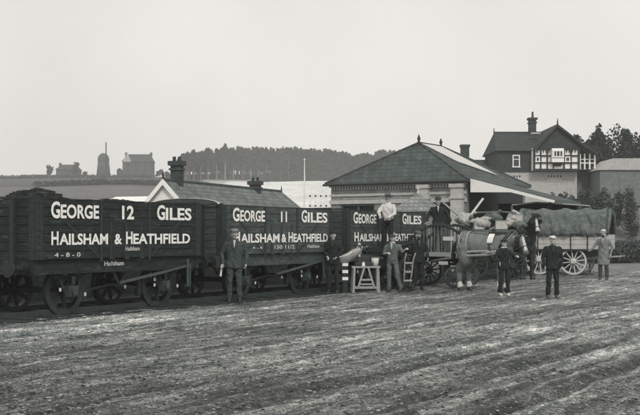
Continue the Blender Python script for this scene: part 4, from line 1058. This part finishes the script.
def dray():
    Zc = 31.6; cx = X_(446, Zc); yaw = -R(30)
    r = thing('coal_trolley', (cx, Zc, 0), yaw, 'horse-drawn coal trolley with arched slatted side and pale shafts, man standing on it', 'cart', 'horse carts in the yard')
    zb = 1.02; hx = 1.0; hy = .62
    MB().box((0, 0, zb-.04), (2*hx, 2*hy, .08)).build('bed', M['darkwood'], r)
    MB().box((0, -hy-.03, zb-.02), (2*hx+.05, .05, .13)).build('side_rail', M['palewood'], r)
    MB().box((0, 0, zb-.17), (1.8, .5, .16)).build('chassis', M['darkwood'], r)
    # arched side: hooped top rail over upright slats
    def arch(t): return (.46+.60*math.sin(math.pi*(.06+.88*t)))
    for sy in (-1, 1):
        pts = [(-hx+2*hx*t, sy*hy, zb+arch(t)-.18) for t in np.linspace(0, 1, 15)]
        MB().tube(pts, [(.045, .03)]*15, 6).build('arch_rail', M['darkwood'], r)
        sl = MB()
        for k in range(17):
            t = (k+.5)/17; x = -hx+2*hx*t
            sl.box((x, sy*hy, zb+(arch(t)-.18)/2), (.028, .03, arch(t)-.2))
        sl.build('slats', M['midwood'], r)
    MB().box((-hx+.02, 0, zb+.3), (.05, 2*hy, .55)).build('tailboard', M['darkwood'], r)
    MB().box((.35, -hy-.02, zb+.46), (.34, .04, .12)).build('name_plate', M['dullwhite'], r)
    for sy in (-1, 1):
        road_wheel(r, (-.88, sy*(hy+.08), .46), .46, 12, 'midwood', 'darkwood')
        road_wheel(r, (.52, sy*(hy-.0), .32), .32, 10, 'midwood', 'midwood')
    MB().cyl((-.88, 0, .46), (0, 1, 0), .035, 2*hy).cyl((.52, 0, .32), (0, 1, 0), .035, 2*hy).build('axle', M['iron'], r)
    MB().box((.52, 0, .70), (.6, .9, .08)).cyl((.52, 0, .78), (0, 0, 1), .32, .05, 20).build('turntable', M['darkwood'], r)
    Minv = Matrix.Rotation(-yaw, 4, 'Z') @ Matrix.Translation((-cx, -Zc, 0))
    for (pa, za_, ya), (pb, zb_, yb), nm in ((((431, 30.7, 261.5)), ((503, 28.3, 250.5)), 'shaft'), (((452, 31.3, 254)), ((508, 29.7, 245.5)), 'shaft')):
        a = Minv @ Vector((X_(pa, za_), za_, H_(ya, za_))); b = Minv @ Vector((X_(pb, zb_), zb_, H_(yb, zb_)))
        m_ = a.lerp(b, .5)+Vector((0, 0, .02)); MB().tube([a, m_, b], [.038, .042, .026], 8).build(nm, M['palewood'], r, smooth=True)
    MB().box((.2, -hy-.065, .74), (.3, .02, .1)).build('plate', M['dullwhite'], r)
    # seat board
    MB().box((hx-.1, 0, zb+.5), (.3, 2*hy, .04)).build('seat', M['darkwood'], r)
    return zb
ZBED = dray()

def coal_cart():
    Z = 30.2; cx = X_(392, Z); r = thing('coal_cart', (cx, Z, 0), R(50), 'low dark coal cart behind the shirt-sleeved man, in front of wagon 13', 'cart', 'horse carts in the yard')
    zb = 1.10; hx, hy = .75, .42
    MB().box((0, 0, zb-.05), (2*hx, 2*hy, .08)).build('bed', M['darkwood'], r)
    for sy in (-1, 1): MB().box((0, sy*(hy-.02), zb+.03), (2*hx, .04, .20)).build('side', M['darkwood'], r)
    for sx in (-1, 1): MB().box((sx*(hx-.02), 0, zb+.03), (.04, 2*hy-.1, .20)).build('end_board', M['darkwood'], r)
    for sy in (-1, 1): road_wheel(r, (.1, sy*(hy+.09), .5), .5, 12, 'darkwood', 'darkwood')
    MB().cyl((.1, 0, .5), (0, 1, 0), .035, 2*hy+.1).box((0, 0, .78), (1.4, .1, .3)).build('axle', M['darkwood'], r)
    MB().bar((hx, -.3, zb-.1), (hx+.9, -.3, .62), .05, .07).bar((hx, .3, zb-.1), (hx+.9, .3, .62), .05, .07).build('shafts', M['darkwood'], r)
    return cx, Z, zb
ccx, ccZ, ccz = coal_cart()
person(388, 30.05, 'man in wide hat and pale shirt standing on the cart before wagon 13', 1.70, R(-25), z0=ccz-.01, coat='shirt', trousers='coat', hat='wide', hatm='grey', waistcoat=False,
       pose=dict(LE=(-.24, -.16, 1.18), LW=(-.12, -.34, 1.08), RE=(.26, -.12, 1.15), RW=(.14, -.32, 1.02)))
person(392.5, 28.7, 'man in waistcoat and rolled sleeves with grey trousers beside the trestle bench', 1.60, R(-14), coat='grey', trousers='grey', hat='cap', hatm='coat2', rolled=True, scarf='shirt',
       pose=dict(LE=(-.25, -.06, 1.14), LW=(-.10, -.27, 1.17), RE=(.30, .0, 1.2), RW=(.42, -.16, 1.28), RK=(.15, -.04, .5), RA=(.24, .02, .09), LA=(-.11, 0, .09)))
person(418, 29.9, 'heavy man in black coat with arm stretched towards the shirt-sleeved man', 1.70, R(10), coat='coat', trousers='coat', hat='cap', hatm='grey', build=1.2, shirt='grey', beard=True,
       pose=dict(LE=(-.36, -.10, 1.33), LW=(-.55, -.20, 1.30), RE=(.28, .0, 1.16), RW=(.26, -.14, .93)))
person(438, 31.5, 'man in bowler hat and open dark jacket standing on the coal trolley', 1.72, R(-4), z0=ZBED+.003, coat='coat', trousers='coat2', hat='bowler', hatm='coat2',
       pose=dict(LE=(-.30, .0, 1.18), LW=(-.36, -.18, .97), RE=(.31, .0, 1.18), RW=(.40, -.16, .98)))
person(504, 26.9, 'boy in dark clothes and pale boots at the horse\'s shoulder', 1.47, R(6), coat='coat', trousers='coat', boots='paleboot', hat='cap', hatm='coat', tache=False, shirt='coat', scarf='shirt',
       pose=dict(LE=(-.25, -.03, 1.18), LW=(-.20, -.20, 1.02), RE=(.28, -.05, 1.22), RW=(.32, -.22, 1.22)))
person(552.5, 25.8, 'fair-capped lad in dark suit with bare hands before the covered wagon', 1.57, R(0), coat='coat', trousers='coat', boots='grey', hat='cap', hatm='shirt', build=1.12, tache=False, shirt='coat2',
       pose=dict(LE=(-.27, .02, 1.12), LW=(-.24, -.14, .88), RE=(.27, .02, 1.12), RW=(.22, -.12, .87)))
person(603.5, 36.5, 'carter in long light grey coat and dark boots beside the covered wagon', 1.74, R(-25), coat='greylight', trousers='coat2', hat='bowler', hatm='shirt', long=True, beard=True, build=1.08,
       pose=dict(LE=(-.30, -.02, 1.18), LW=(-.40, -.15, 1.05), RE=(.29, .02, 1.15), RW=(.27, -.1, .9)))
# sack barrow between the two men
def barrow():
    Z = 28.9; r = thing('sack_barrow', (X_(408, Z), Z, 0), R(25), 'upright pale two-handled sack barrow between the two men', 'barrow')
    for s in (-1, 1):
        MB().tube([(s*.10, .10, .1), (s*.12, 0, .5), (s*.14, -.06, .9), (s*.15, -.16, 1.08)], [.022, .024, .022, .018], 6).build('handle', M['palewood'], r, smooth=True)
        road_wheel(r, (s*.18, .14, .11), .11, 6, 'iron', 'iron', wd=.04)
    mb = MB()
    for z in (.3, .55, .8): mb.box((0, -.0-.05*(z-.5), z), (.26, .03, .05))
    mb.build('crossbar', M['palewood'], r); MB().box((0, .0, .06), (.3, .2, .02)).build('toe_plate', M['iron'], r)
barrow()

# ------------------------------------------------------------------ horses
def horse(px, Z, yaw, label, m, blaze=True, head_turn=0, neck=(1.0, 0), scale=1., harness=True, headlow=0, socks=True):
    r = thing('draught_horse', (X_(px, Z), Z, 0), yaw, label, 'horse', 'draught horses'); r.scale = (scale,)*3
    b = MB()
    def ring(x, z, ry, rz): return [(x, ry*math.sin(a), z+rz*math.cos(a)) for a in np.linspace(0, 2*math.pi, 21)[:-1]]
    b.loft([ring(-.98, 1.18, .10, .16), ring(-.92, 1.24, .24, .30), ring(-.72, 1.28, .32, .37), ring(-.42, 1.24, .33, .36), ring(-.1, 1.18, .34, .37), ring(.2, 1.17, .34, .38), ring(.48, 1.20, .30, .40), ring(.68, 1.22, .24, .34), ring(.80, 1.20, .12, .2)])
    b.ell((-.68, -.14, 1.38), (.26, .17, .17)).ell((-.68, .14, 1.38), (.26, .17, .17))
    # neck and head; head turned by head_turn about z
    n0 = Vector((.50, 0, 1.33)); n1 = Vector((.86, 0, 1.66-headlow*.55)); n2 = Vector((1.06, 0, 1.93-headlow)) 
    b.cap(n0, n1, .31, .20, 14).cap(n1, n2, .20, .135, 14).cap(Vector((.62, 0, 1.15)), n1, .20, .15, 12)
    hdir = Matrix.Rotation(head_turn, 4, 'Z') @ Vector((.62, 0, -.78)); hside = Vector((-hdir.y, hdir.x, 0)).normalized()
    h0 = n2+Vector((0, 0, .02)); h1 = h0+hdir*.30; h2 = h0+hdir*.58
    b.cap(h0, h1, .135, .105, 14).cap(h1, h2, .10, .072, 12).ell(h2, (.085, .085, .075))
    b.cap(h0-hdir*.02, h0+hdir*.22+Vector((0, 0, -.03)), .13, .11)
    for s in (-1, 1): b.cap(h0+hside*.07*s+Vector((0, 0, .08)), h0+hside*.085*s+Vector((0, 0, .25)), .035, .010, 8)
    # legs: fore with wrist, hind with stifle and hock
    for s in (-1, 1):
        y = s*.19
        f = [Vector((.50, y, 1.05)), Vector((.53, y, .80)), Vector((.50+.02*s, y, .50)), Vector((.49+.02*s, y, .20)), Vector((.54+.02*s, y, .07))]
        for (p, q, a, c) in zip(f[:-1], f[1:], (.18, .135, .092, .078), (.135, .095, .074, .082)): b.cap(p, q, a, c)
        b.ell(f[2], (.075, .07, .08))
        g = [Vector((-.68, y, 1.12)), Vector((-.62, y*1.1, .86)), Vector((-.79+.07*s, y, .56)), Vector((-.76+.07*s, y, .20)), Vector((-.70+.07*s, y, .07))]
        for (p, q, a, c) in zip(g[:-1], g[1:], (.27, .21, .105, .082), (.21, .115, .080, .085)): b.cap(p, q, a, c)
        b.ell(g[2]+Vector((-.03, 0, .02)), (.075, .06, .08))
    b.build('body', m, r, remesh=.02, folds=(4.5, .02))
    for s in (-1, 1):
        for x in (.54+.02*s, -.71+.07*s):
            ft = MB(); hf = MB(); ft.cap((x-.06, s*.19, .27), (x-.03, s*.19, .13), .070, .108, 12)
            hf.tube([(x+.01, s*.19, 0), (x-.01, s*.19, .09)], [.112, .09], 14)
            ft.build('leg_feather', M['feather' if socks else 'mane'], r, remesh=.018); hf.build('hoof', M['iron'], r)
    mn = MB(); rg = random.Random(2)
    for k in range(26):
        t = k/25; p = n0.lerp(n2, t)+Vector((-.16*(1-t)-.10, 0, .22*(1-t)+.09)); 
        mn.tube([p, p+Vector((0, -.09, -.03)), p+Vector((.03, -.15, -.20-.06*rg.random()))], [.028, .03, .010], 5)
    mn.tube([h0+Vector((0, 0, .12)), h0+hdir*.12+Vector((hdir.x*.1, hdir.y*.1, .06)), h0+hdir*.24+Vector((hdir.x, hdir.y, 0))*.12], [.05, .045, .015], 6)
    mn.build('mane', M['mane'], r, smooth=True)
    MB().tube([(-.98, 0, 1.38), (-1.10, 0, 1.25), (-1.12, 0, .95), (-1.06, 0, .72)], [.05, .075, .08, .02], 8).build('tail', M['mane'], r, smooth=True)
    fwd = Vector((hdir.x, hdir.y, 0)).normalized(); face_n = (fwd*.78+Vector((0, 0, .62)))
    if blaze:
        pts = [h0+hdir*t+face_n*(.137-.075*t/.58+.0) for t in (.02, .15, .3, .45, .58)]
        bz = MB(); bz.loft([[p+hside*w_+face_n*d for w_, d in ((-wd, -.03), (-wd*.6, .012), (0, .02), (wd*.6, .012), (wd, -.03))] for p, wd in zip(pts, (.025, .05, .045, .06, .075))], cap=False, closed=False)
        bz.build('blaze', M['feather'], r, smooth=True)
    for s in (-1, 1): MB().ell(h0+hdir*.14+hside*.112*s+face_n*.04, (.022, .022, .022), 8, 6).build('eye', M['hair'], r)
    if harness:
        co = MB(); ax = Vector((.8, 0, -.55)).normalized(); up = Vector((.55, 0, .8))
        pts = [Vector((.60, 0, 1.32))+up*.42*math.cos(a)+Vector((0, .27*math.sin(a), 0)) for a in np.linspace(0, 2*math.pi, 25)]
        co.tube(pts, .065, 8).build('collar', M['leather'], r, smooth=True)
        MB().tube([p+ax*.05 for p in pts], .022, 6).build('hames', M['paleleather'], r, smooth=True)
        sd_ = MB()
        for x in (.16, .22, .28): 
            sd_.tube([(x, .37*math.sin(a), 1.18+.41*math.cos(a)) for a in np.linspace(-1.2, 1.2, 15)], [(.03, .035)]*15, 6)
        sd_.build('saddle_pad', M['paleleather'], r, smooth=True)
        MB().box((.22, 0, 1.62), (.26, .2, .08)).box((.22, 0, 1.69), (.12, .08, .10)).build('saddle', M['leather'], r, bevel=.02)
        gt = MB(); gt.tube([(.22, .375*math.sin(a), 1.175+.42*math.cos(a)) for a in np.linspace(0, 2*math.pi, 30)], [(.012, .03)]*30, 5)
        gt.build('girth', M['leather'], r)
        br = MB()
        br.tube([(-.55, .36*math.sin(a), 1.27+.40*math.cos(a)) for a in np.linspace(-2.0, 2.0, 22)], [(.010, .025)]*22, 5)
        br.tube([(-.80, .335*math.sin(a), 1.27+.36*math.cos(a)) for a in np.linspace(-1.9, 1.9, 22)], [(.010, .022)]*22, 5)
        for s in (-1, 1):
            br.tube([(.22, s*.39, 1.12), (-.3, s*.375, 1.10), (-.75, s*.34, 1.08), (-1.0, s*.15, 1.06)], [(.03, .012)]*4, 5)
        br.tube([(.22, 0, 1.60), (-.3, 0, 1.62), (-.8, 0, 1.66), (-.98, 0, 1.45)], [(.01, .022)]*4, 5)
        for s in (-1, 1): br.tube([(.62, s*.30, 1.15), (.3, s*.385, 1.02), (-.5, s*.38, .98), (-.95, s*.2, .92)], [(.03, .012)]*4, 5)
        br.build('breeching', M['strap'], r)
    bd = MB()
    for t, rr in ((.10, .145), (.42, .102)):
        c = h0+hdir*t
        bd.tube([c+hside*rr*math.cos(a)+face_n*rr*math.sin(a)*1.02 for a in np.linspace(0, 2*math.pi, 20)], .013, 5)
    for s in (-1, 1):
        bd.tube([h0+hdir*.05+hside*.135*s, h0+hdir*.42+hside*.105*s], .012, 5); bd.box(h0+hdir*.15+hside*.15*s+face_n*.05, (.11, .03, .11))
    for s in (-1, 1):
        bd.box(h0+hdir*.16+hside*.165*s+face_n*.06, (.13, .04, .14))
    bd.build('bridle', M['leather'], r)
    fl = MB()
    for q in range(9):
        e = h0+Vector((0, 0, .15))+hside*(q-4)*.028
        fl.tube([e-hdir*.03, e+hdir*.10+face_n*.11, e+hdir*.22+face_n*.10+hside*(q-4)*.012], [.03, .026, .008], 5)
    fl.build('forelock', M['mane'], r, smooth=True)
    return r
M['strap'] = mat('pale_strap', .30, .7, .2, 20)
horse(487, 29.2, -R(30), 'grey-brown draught horse with pale saddle pads in the shafts of the coal trolley', M['horse'], head_turn=-R(40), headlow=.42, scale=1.02); bpy.data.objects['draught_horse'].scale.x = .92
horse(520, 37.2, -R(72), 'black draught horse with white blaze facing the camera before the sack wagon', M['horse2'], head_turn=R(-16), headlow=-.16, scale=1.02, harness=True, socks=False)

M['palepaint'] = mat('pale_wagon_paint', .46, .8, .14, 6, .002, 30, dirt=(.3, 3.5, .58))
M['sackdark'] = mat('sackcloth_dark', .14, .95, .3, 14, .008, 40)
# ------------------------------------------------------------------ wagon loaded with sacks
def sack_mesh(rg, L=.75, w_=.42, h=.26):
    mb = MB(); rings = []
    for t in np.linspace(0, 1, 9):
        e = (1-abs(2*t-1)**3.2)**.5 if abs(2*t-1) < 1 else 0; e = max(e, .12)
        rings.append([(L*(t-.5), w_/2*e*math.cos(a)*(1+rg.uniform(-.06, .06)), h/2*e*math.sin(a)*(1+rg.uniform(-.08, .08))+h/2) for a in np.linspace(0, 2*math.pi, 15)[:-1]])
    return mb.loft(rings)
def sack_wagon():
    Z = 36.8; cx = X_(492, Z); yaw = -R(8)
    r = thing('goods_wagon', (cx, Z, 0), yaw, 'flat goods cart piled with pale sacks behind the grey-brown horse', 'cart', 'horse carts in the yard')
    zb = H_(229.5, Z); hx = 1.12; hy = .85
    MB().box((0, 0, zb-.05), (2*hx, 2*hy, .10)).build('bed', M['darkwood'], r)
    for sy in (-1, 1): MB().box((0, sy*(hy+.02), zb-.14), (2*hx, .05, .24)).build('side', M['midwood'], r)
    MB().box((0, 0, zb-.4), (2*hx-.4, .8, .4)).build('chassis', M['darkwood'], r)
    for sx, rr in ((-1, .55), (1, .5)):
        for sy in (-1, 1): road_wheel(r, (sx*.7, sy*(hy+.0), rr), rr, 12, 'darkwood', 'darkwood')
        MB().box((sx*.7, 0, .75), (.12, 1.4, .5)).build('bolster', M['darkwood'], r)
        MB().cyl((sx*.7, 0, rr), (0, 1, 0), .04, 1.6).build('axle', M['iron'], r)
    MB().tube([(-hx+.1, -.2, zb+.1), (-hx-.1, -.22, H_(215, Z)), (X_(443.5, Z)-cx, -.25, H_(202.5, Z))], [.045, .042, .03], 8).build('shaft', M['palewood'], r, smooth=True)
    rg = random.Random(12); spots = []; where = []
    for z, n, y0 in ((0, 4, -.6), (0, 3, -.05), (.2, 4, -.5), (.2, 3, .1), (.36, 3, -.35)):
        rows = {(0, -.6): 'front bottom row', (0, -.05): 'back bottom row', (.2, -.5): 'front middle row', (.2, .1): 'back middle row', (.36, -.35): 'top row'}[(z, y0)]
        for k in range(n):
            where.append((['leftmost', 'second', 'third', 'rightmost'] if n == 4 else ['leftmost', 'middle', 'rightmost'])[k]+' in the '+rows)
            spots.append((-.85+(1.7/(n-1))*k+rg.uniform(-.12, .12), y0+rg.uniform(-.08, .08), zb+z+rg.uniform(-.02, .05), rg.uniform(-1.5, 1.5), rg.uniform(-.6, .6)))
    def bundle(seed):
        g = random.Random(seed); mb = MB(); L_, w_, h_ = g.uniform(.45, .7), g.uniform(.34, .48), g.uniform(.22, .36)
        mb.cap((-L_/2, 0, h_/2), (L_*.25, 0, h_/2), h_*.55, h_*.45, 12).ell((0, 0, h_*.45), (L_/2, w_/2, h_/2), 14, 10)
        mb.cap((L_*.3, 0, h_*.5), (L_*.52, .02, h_*.6), h_*.28, h_*.10, 10).cap((L_*.52, .02, h_*.6), (L_*.68, .05, h_*.72), h_*.10, h_*.24, 10)
        return mb.build('sack', M['sack' if seed % 3 else 'sackdark'], None, remesh=.022, folds=(7, .05))
    meshes = [bundle(k) for k in range(6)]; used = [False]*6; place = Matrix.Translation((cx, Z, 0)) @ Matrix.Rotation(yaw, 4, 'Z')
    for i, (x, y, z, a, b_) in enumerate(spots):
        k = i % 6; o = meshes[k] if not used[k] else meshes[k].copy()
        if used[k]: COL.objects.link(o)
        used[k] = True; o.location = place @ Vector((x, y, z)); o.rotation_euler = (rg.uniform(-.4, .4), b_, yaw+a)
        tag(o, ('grubby dark sack, ' if k % 3 == 0 else 'pale tied sack, ')+where[i]+' of the pile on the goods cart', 'sack', 'sacks piled on the goods cart')
    for (x, y, z, sx_, sz_, a, lb) in ((.30, -.62, .0, .42, .30, .1, 'pale wooden box low at the front of the sack pile, above the saddle'), (.85, -.5, .18, .40, .34, -.2, 'pale wooden box at the right end of the sack pile'), (-.5, -.66, .0, .36, .26, .3, 'small pale wooden box at the left of the sack pile')):
        c = thing('wooden_box', tuple(place @ Vector((x, y, zb+z))), yaw+a, lb, 'box', 'boxes among the sacks')
        MB().box((0, 0, sz_/2), (sx_, .32, sz_)).build('box_body', M['palepaint'], c, bevel=.01)
        MB().box((0, 0, sz_+.012), (sx_+.03, .35, .02)).build('lid', M['palewood'], c)
    # a raised pole and folded sheet over the load
    p = thing('load_pole', (X_(498, Z), Z-.6, H_(213.5, Z)), yaw, 'long dark pole lying across the top of the sacks', 'pole')
    MB().tube([(-.95, 0, .02), (0, 0, .05), (.55, 0, 0)], .03, 6).build('shaft', M['midwood'], p)
sack_wagon()
# ------------------------------------------------------------------ covered wagon
def covered():
    Z = 41.2; cx = X_(567, Z); yaw = -R(24)
    r = thing('covered_wagon', (cx, Z, 0), yaw, 'covered road wagon with dark tarpaulin tilt, pale body and white spoked wheels', 'wagon', 'horse carts in the yard')
    hx, hy = 1.72, .95; z0, z1 = 1.02, 1.60
    bd = MB()
    for k in range(3):
        z = z0+(z1-z0)*(k+.5)/3
        for sy in (-1, 1): bd.box((0, sy*hy, z), (2*hx, .05, (z1-z0)/3-.012))
        for sx in (-1, 1): bd.box((sx*hx, 0, z), (.05, 2*hy-.06, (z1-z0)/3-.012))
    bd.box((0, 0, z0+.02), (2*hx-.06, 2*hy-.06, .04)); bd.build('plank_body', M['palepaint'], r)
    st = MB()
    for k in range(6): st.box((-hx+.1+k*(2*hx-.2)/5, -hy-.035, (z0+z1)/2), (.04, .03, z1-z0+.06))
    st.box((0, -hy-.03, z0-.03), (2*hx+.1, .09, .07)).box((0, -hy-.03, z1+.02), (2*hx+.1, .10, .05)).build('standards', M['timber'], r)
    MB().box((0, 0, z0-.16), (2*hx-.3, .8, .22)).build('chassis', M['midwood'], r)
    # tilt: arched sheet over hoops, with sagging folds between them
    rg = np.random.default_rng(3); nx, na = 110, 60; rings = []
    for i in range(nx):
        t = i/(nx-1); x = -hx-.05+(2*hx+.0)*t; hoop = abs(math.sin(math.pi*t*4.0)); sag = -.09*hoop
        rr = []
        for j in range(na):
            u = j/(na-1)*2-1; a = u*math.pi/2
            wy = (hy+.09)*math.copysign(abs(math.sin(a))**.55, a); zt = z1-.03+1.10*abs(math.cos(a))**.75 if abs(u) < 1 else z1-.06
            wr = .035*math.sin(11*u+7*t*2+2*math.sin(9*t))*(abs(u))+(.5-abs(float(fbm(np.array([t*9+u*1.5]), np.array([u*1.6+9]), 3, 4)[0]))*4)*.075*min(1, abs(u)*1.6)+float(fbm(np.array([t*26]), np.array([u*4]), 2, 14)[0])*.05
            rr.append((x, wy+(wr if u > 0 else -wr), zt+sag*abs(math.cos(a))+wr*.25))
        rings.append(rr)
    tl = MB().loft(rings, cap=False, closed=False).build('tilt', M['tarp'], r, smooth=True); so = tl.modifiers.new('t', 'SOLIDIFY'); so.thickness = .015
    for x in (-hx+.02, -hx/2, 0, hx/2, hx-.04):
        MB().tube([(x, (hy-.0)*math.copysign(abs(math.sin(a))**.55, a), z1-.03+1.02*abs(math.cos(a))**.75) for a in np.linspace(-math.pi/2, math.pi/2, 19)], .02, 6).build('hoop', M['midwood'], r)
    fl = MB()                                             # drawn-back flap at the open end
    for s in (-1, 1): fl.tube([(hx-.03, s*.15, z1+1.0), (hx+.02, s*.5, z1+.8), (hx+.03, s*.82, z1+.45), (hx, s*.92, z1)], [.05, .09, .08, .05], 8)
    fl.build('flap', M['tarp'], r, smooth=True)
    MB().box((-hx+.2, 0, (z1+1.6)/2+.4), (.02, 2*hy-.2, 1.3)).build('end_sheet', M['tarp'], r)
    for k in range(9):
        x = -hx+.2+k*.4; MB().tube([(x, -hy-.12, z1-.0), (x+.02, -hy-.10, z1-.18)], .012, 5).build('lashing', M['strap'], r)
    for x, rr in ((-.92, .61), (.42, .54)):
        for sy in (-1, 1): road_wheel(r, (x, sy*(hy-.02), rr), rr, 12, 'dullwhite', 'dullwhite', wd=.07)
        MB().cyl((x, 0, rr), (0, 1, 0), .04, 1.8).box((x, 0, .82), (.12, 1.3, .18)).build('axle', M['midwood'], r)
    MB().tube([(.55, -.5, .62), (1.3, -.52, .68), (2.2, -.5, .74)], [.045, .045, .03], 8).tube([(.55, .5, .62), (2.2, .5, .74)], [.045, .03], 8).build('shaft', M['palewood'], r)
    rp2 = thing('ridge_pole', (X_(536, 43.0), 43.0, H_(203.8, 43.0)), -R(12), 'pale pole lying above and behind the covered wagon tilt', 'pole')
    MB().tube([(-1.0, 0, -.05), (0, 0, .06), (2.2, 0, -.10)], .03, 6).build('shaft', M['palewood'], rp2)
    MB().tube([(-1.0, 0, -.05), (-1.0, 0, -H_(203.8, 43.0))], .05, 6).tube([(2.2, 0, -.1), (2.2, 0, -H_(203.8, 43.0))], .05, 6).build('post', M['midwood'], rp2)
covered()

# a few stones and scraps on the mud
rg = random.Random(21)
def lump(sc, seed):
    g = random.Random(seed); mb = MB(); mb.ell((0, 0, 0), (1, 1, 1), 8, 6)
    mb.v = [(p[0]*sc*g.uniform(.7, 1.2), p[1]*sc*g.uniform(.7, 1.2), p[2]*sc*.6*g.uniform(.7, 1.2)) for p in mb.v]; return mb
w0 = lump(.07, 1).build('stone', M['stone'], None); w0.location = (X_(534, 24.6), 24.6, .03); tag(w0, 'white stone lying on the mud left of the fair-capped lad', 'stone')
def clods(n, m, name, label, seed, smin, smax):
    g = np.random.default_rng(seed); base = MB().ell((0, 0, 0), (1, 1, .7), 5, 4); bv = np.array(base.v); tri = []
    for f in base.f:
        for k in range(1, len(f)-1): tri.append((f[0], f[k], f[k+1]))
    tri = np.array(tri); y = 8+28*g.random(n)**1.6; x = g.uniform(-.40, .40, n)*y
    keep = (x-T0.x)*TN.x+(y-T0.y)*TN.y < -.1; x, y = x[keep], y[keep]; n = len(x)
    sz = smin+(smax-smin)*g.random(n)**4
    V = bv[None]*np.array([1.5, 1.5, .6])*g.uniform(.3, 1.5, (n, len(bv), 3))*sz[:, None, None]+np.stack([x, y, np.full(n, -.004)+g.uniform(-.01, .02, n)], -1)[:, None]
    F = (tri[None]+(np.arange(n)*len(bv))[:, None, None]).reshape(-1, 3)
    tag(fast_mesh(name, V.reshape(-1, 3), F, m), label, 'gravel', kind='stuff')
M['pebble'] = mat('pebbles', .30, .8, .5, 3)
clods(16000, M['pebble'], 'gravel', 'scattered pale stones and bright flecks in the churned mud', 4, .004, .017)
clods(14000, M['coal'], 'coal_crumbs', 'dark coal crumbs and clods trodden into the yard', 5, .004, .018)

# ------------------------------------------------------------------ haze
hz_ = MB().box((0, 340, 34), (1500, 800, 74)).build('haze', None); tag(hz_, kind='stuff')
hm = bpy.data.materials.new('haze_air'); hm.use_nodes = True; n = hm.node_tree
for q in list(n.nodes):
    if q.type == 'BSDF_PRINCIPLED': n.nodes.remove(q)
pv = n.nodes.new('ShaderNodeVolumePrincipled'); pv.inputs['Density'].default_value = .00062; pv.inputs['Color'].default_value = (.99, 1, .99, 1)
pv.inputs['Anisotropy'].default_value = 0
n.links.new(pv.outputs[0], n.nodes['Material Output'].inputs['Volume']); hz_.data.materials.append(hm)
S.cycles.volume_bounces = 1; S.cycles.max_bounces = 6
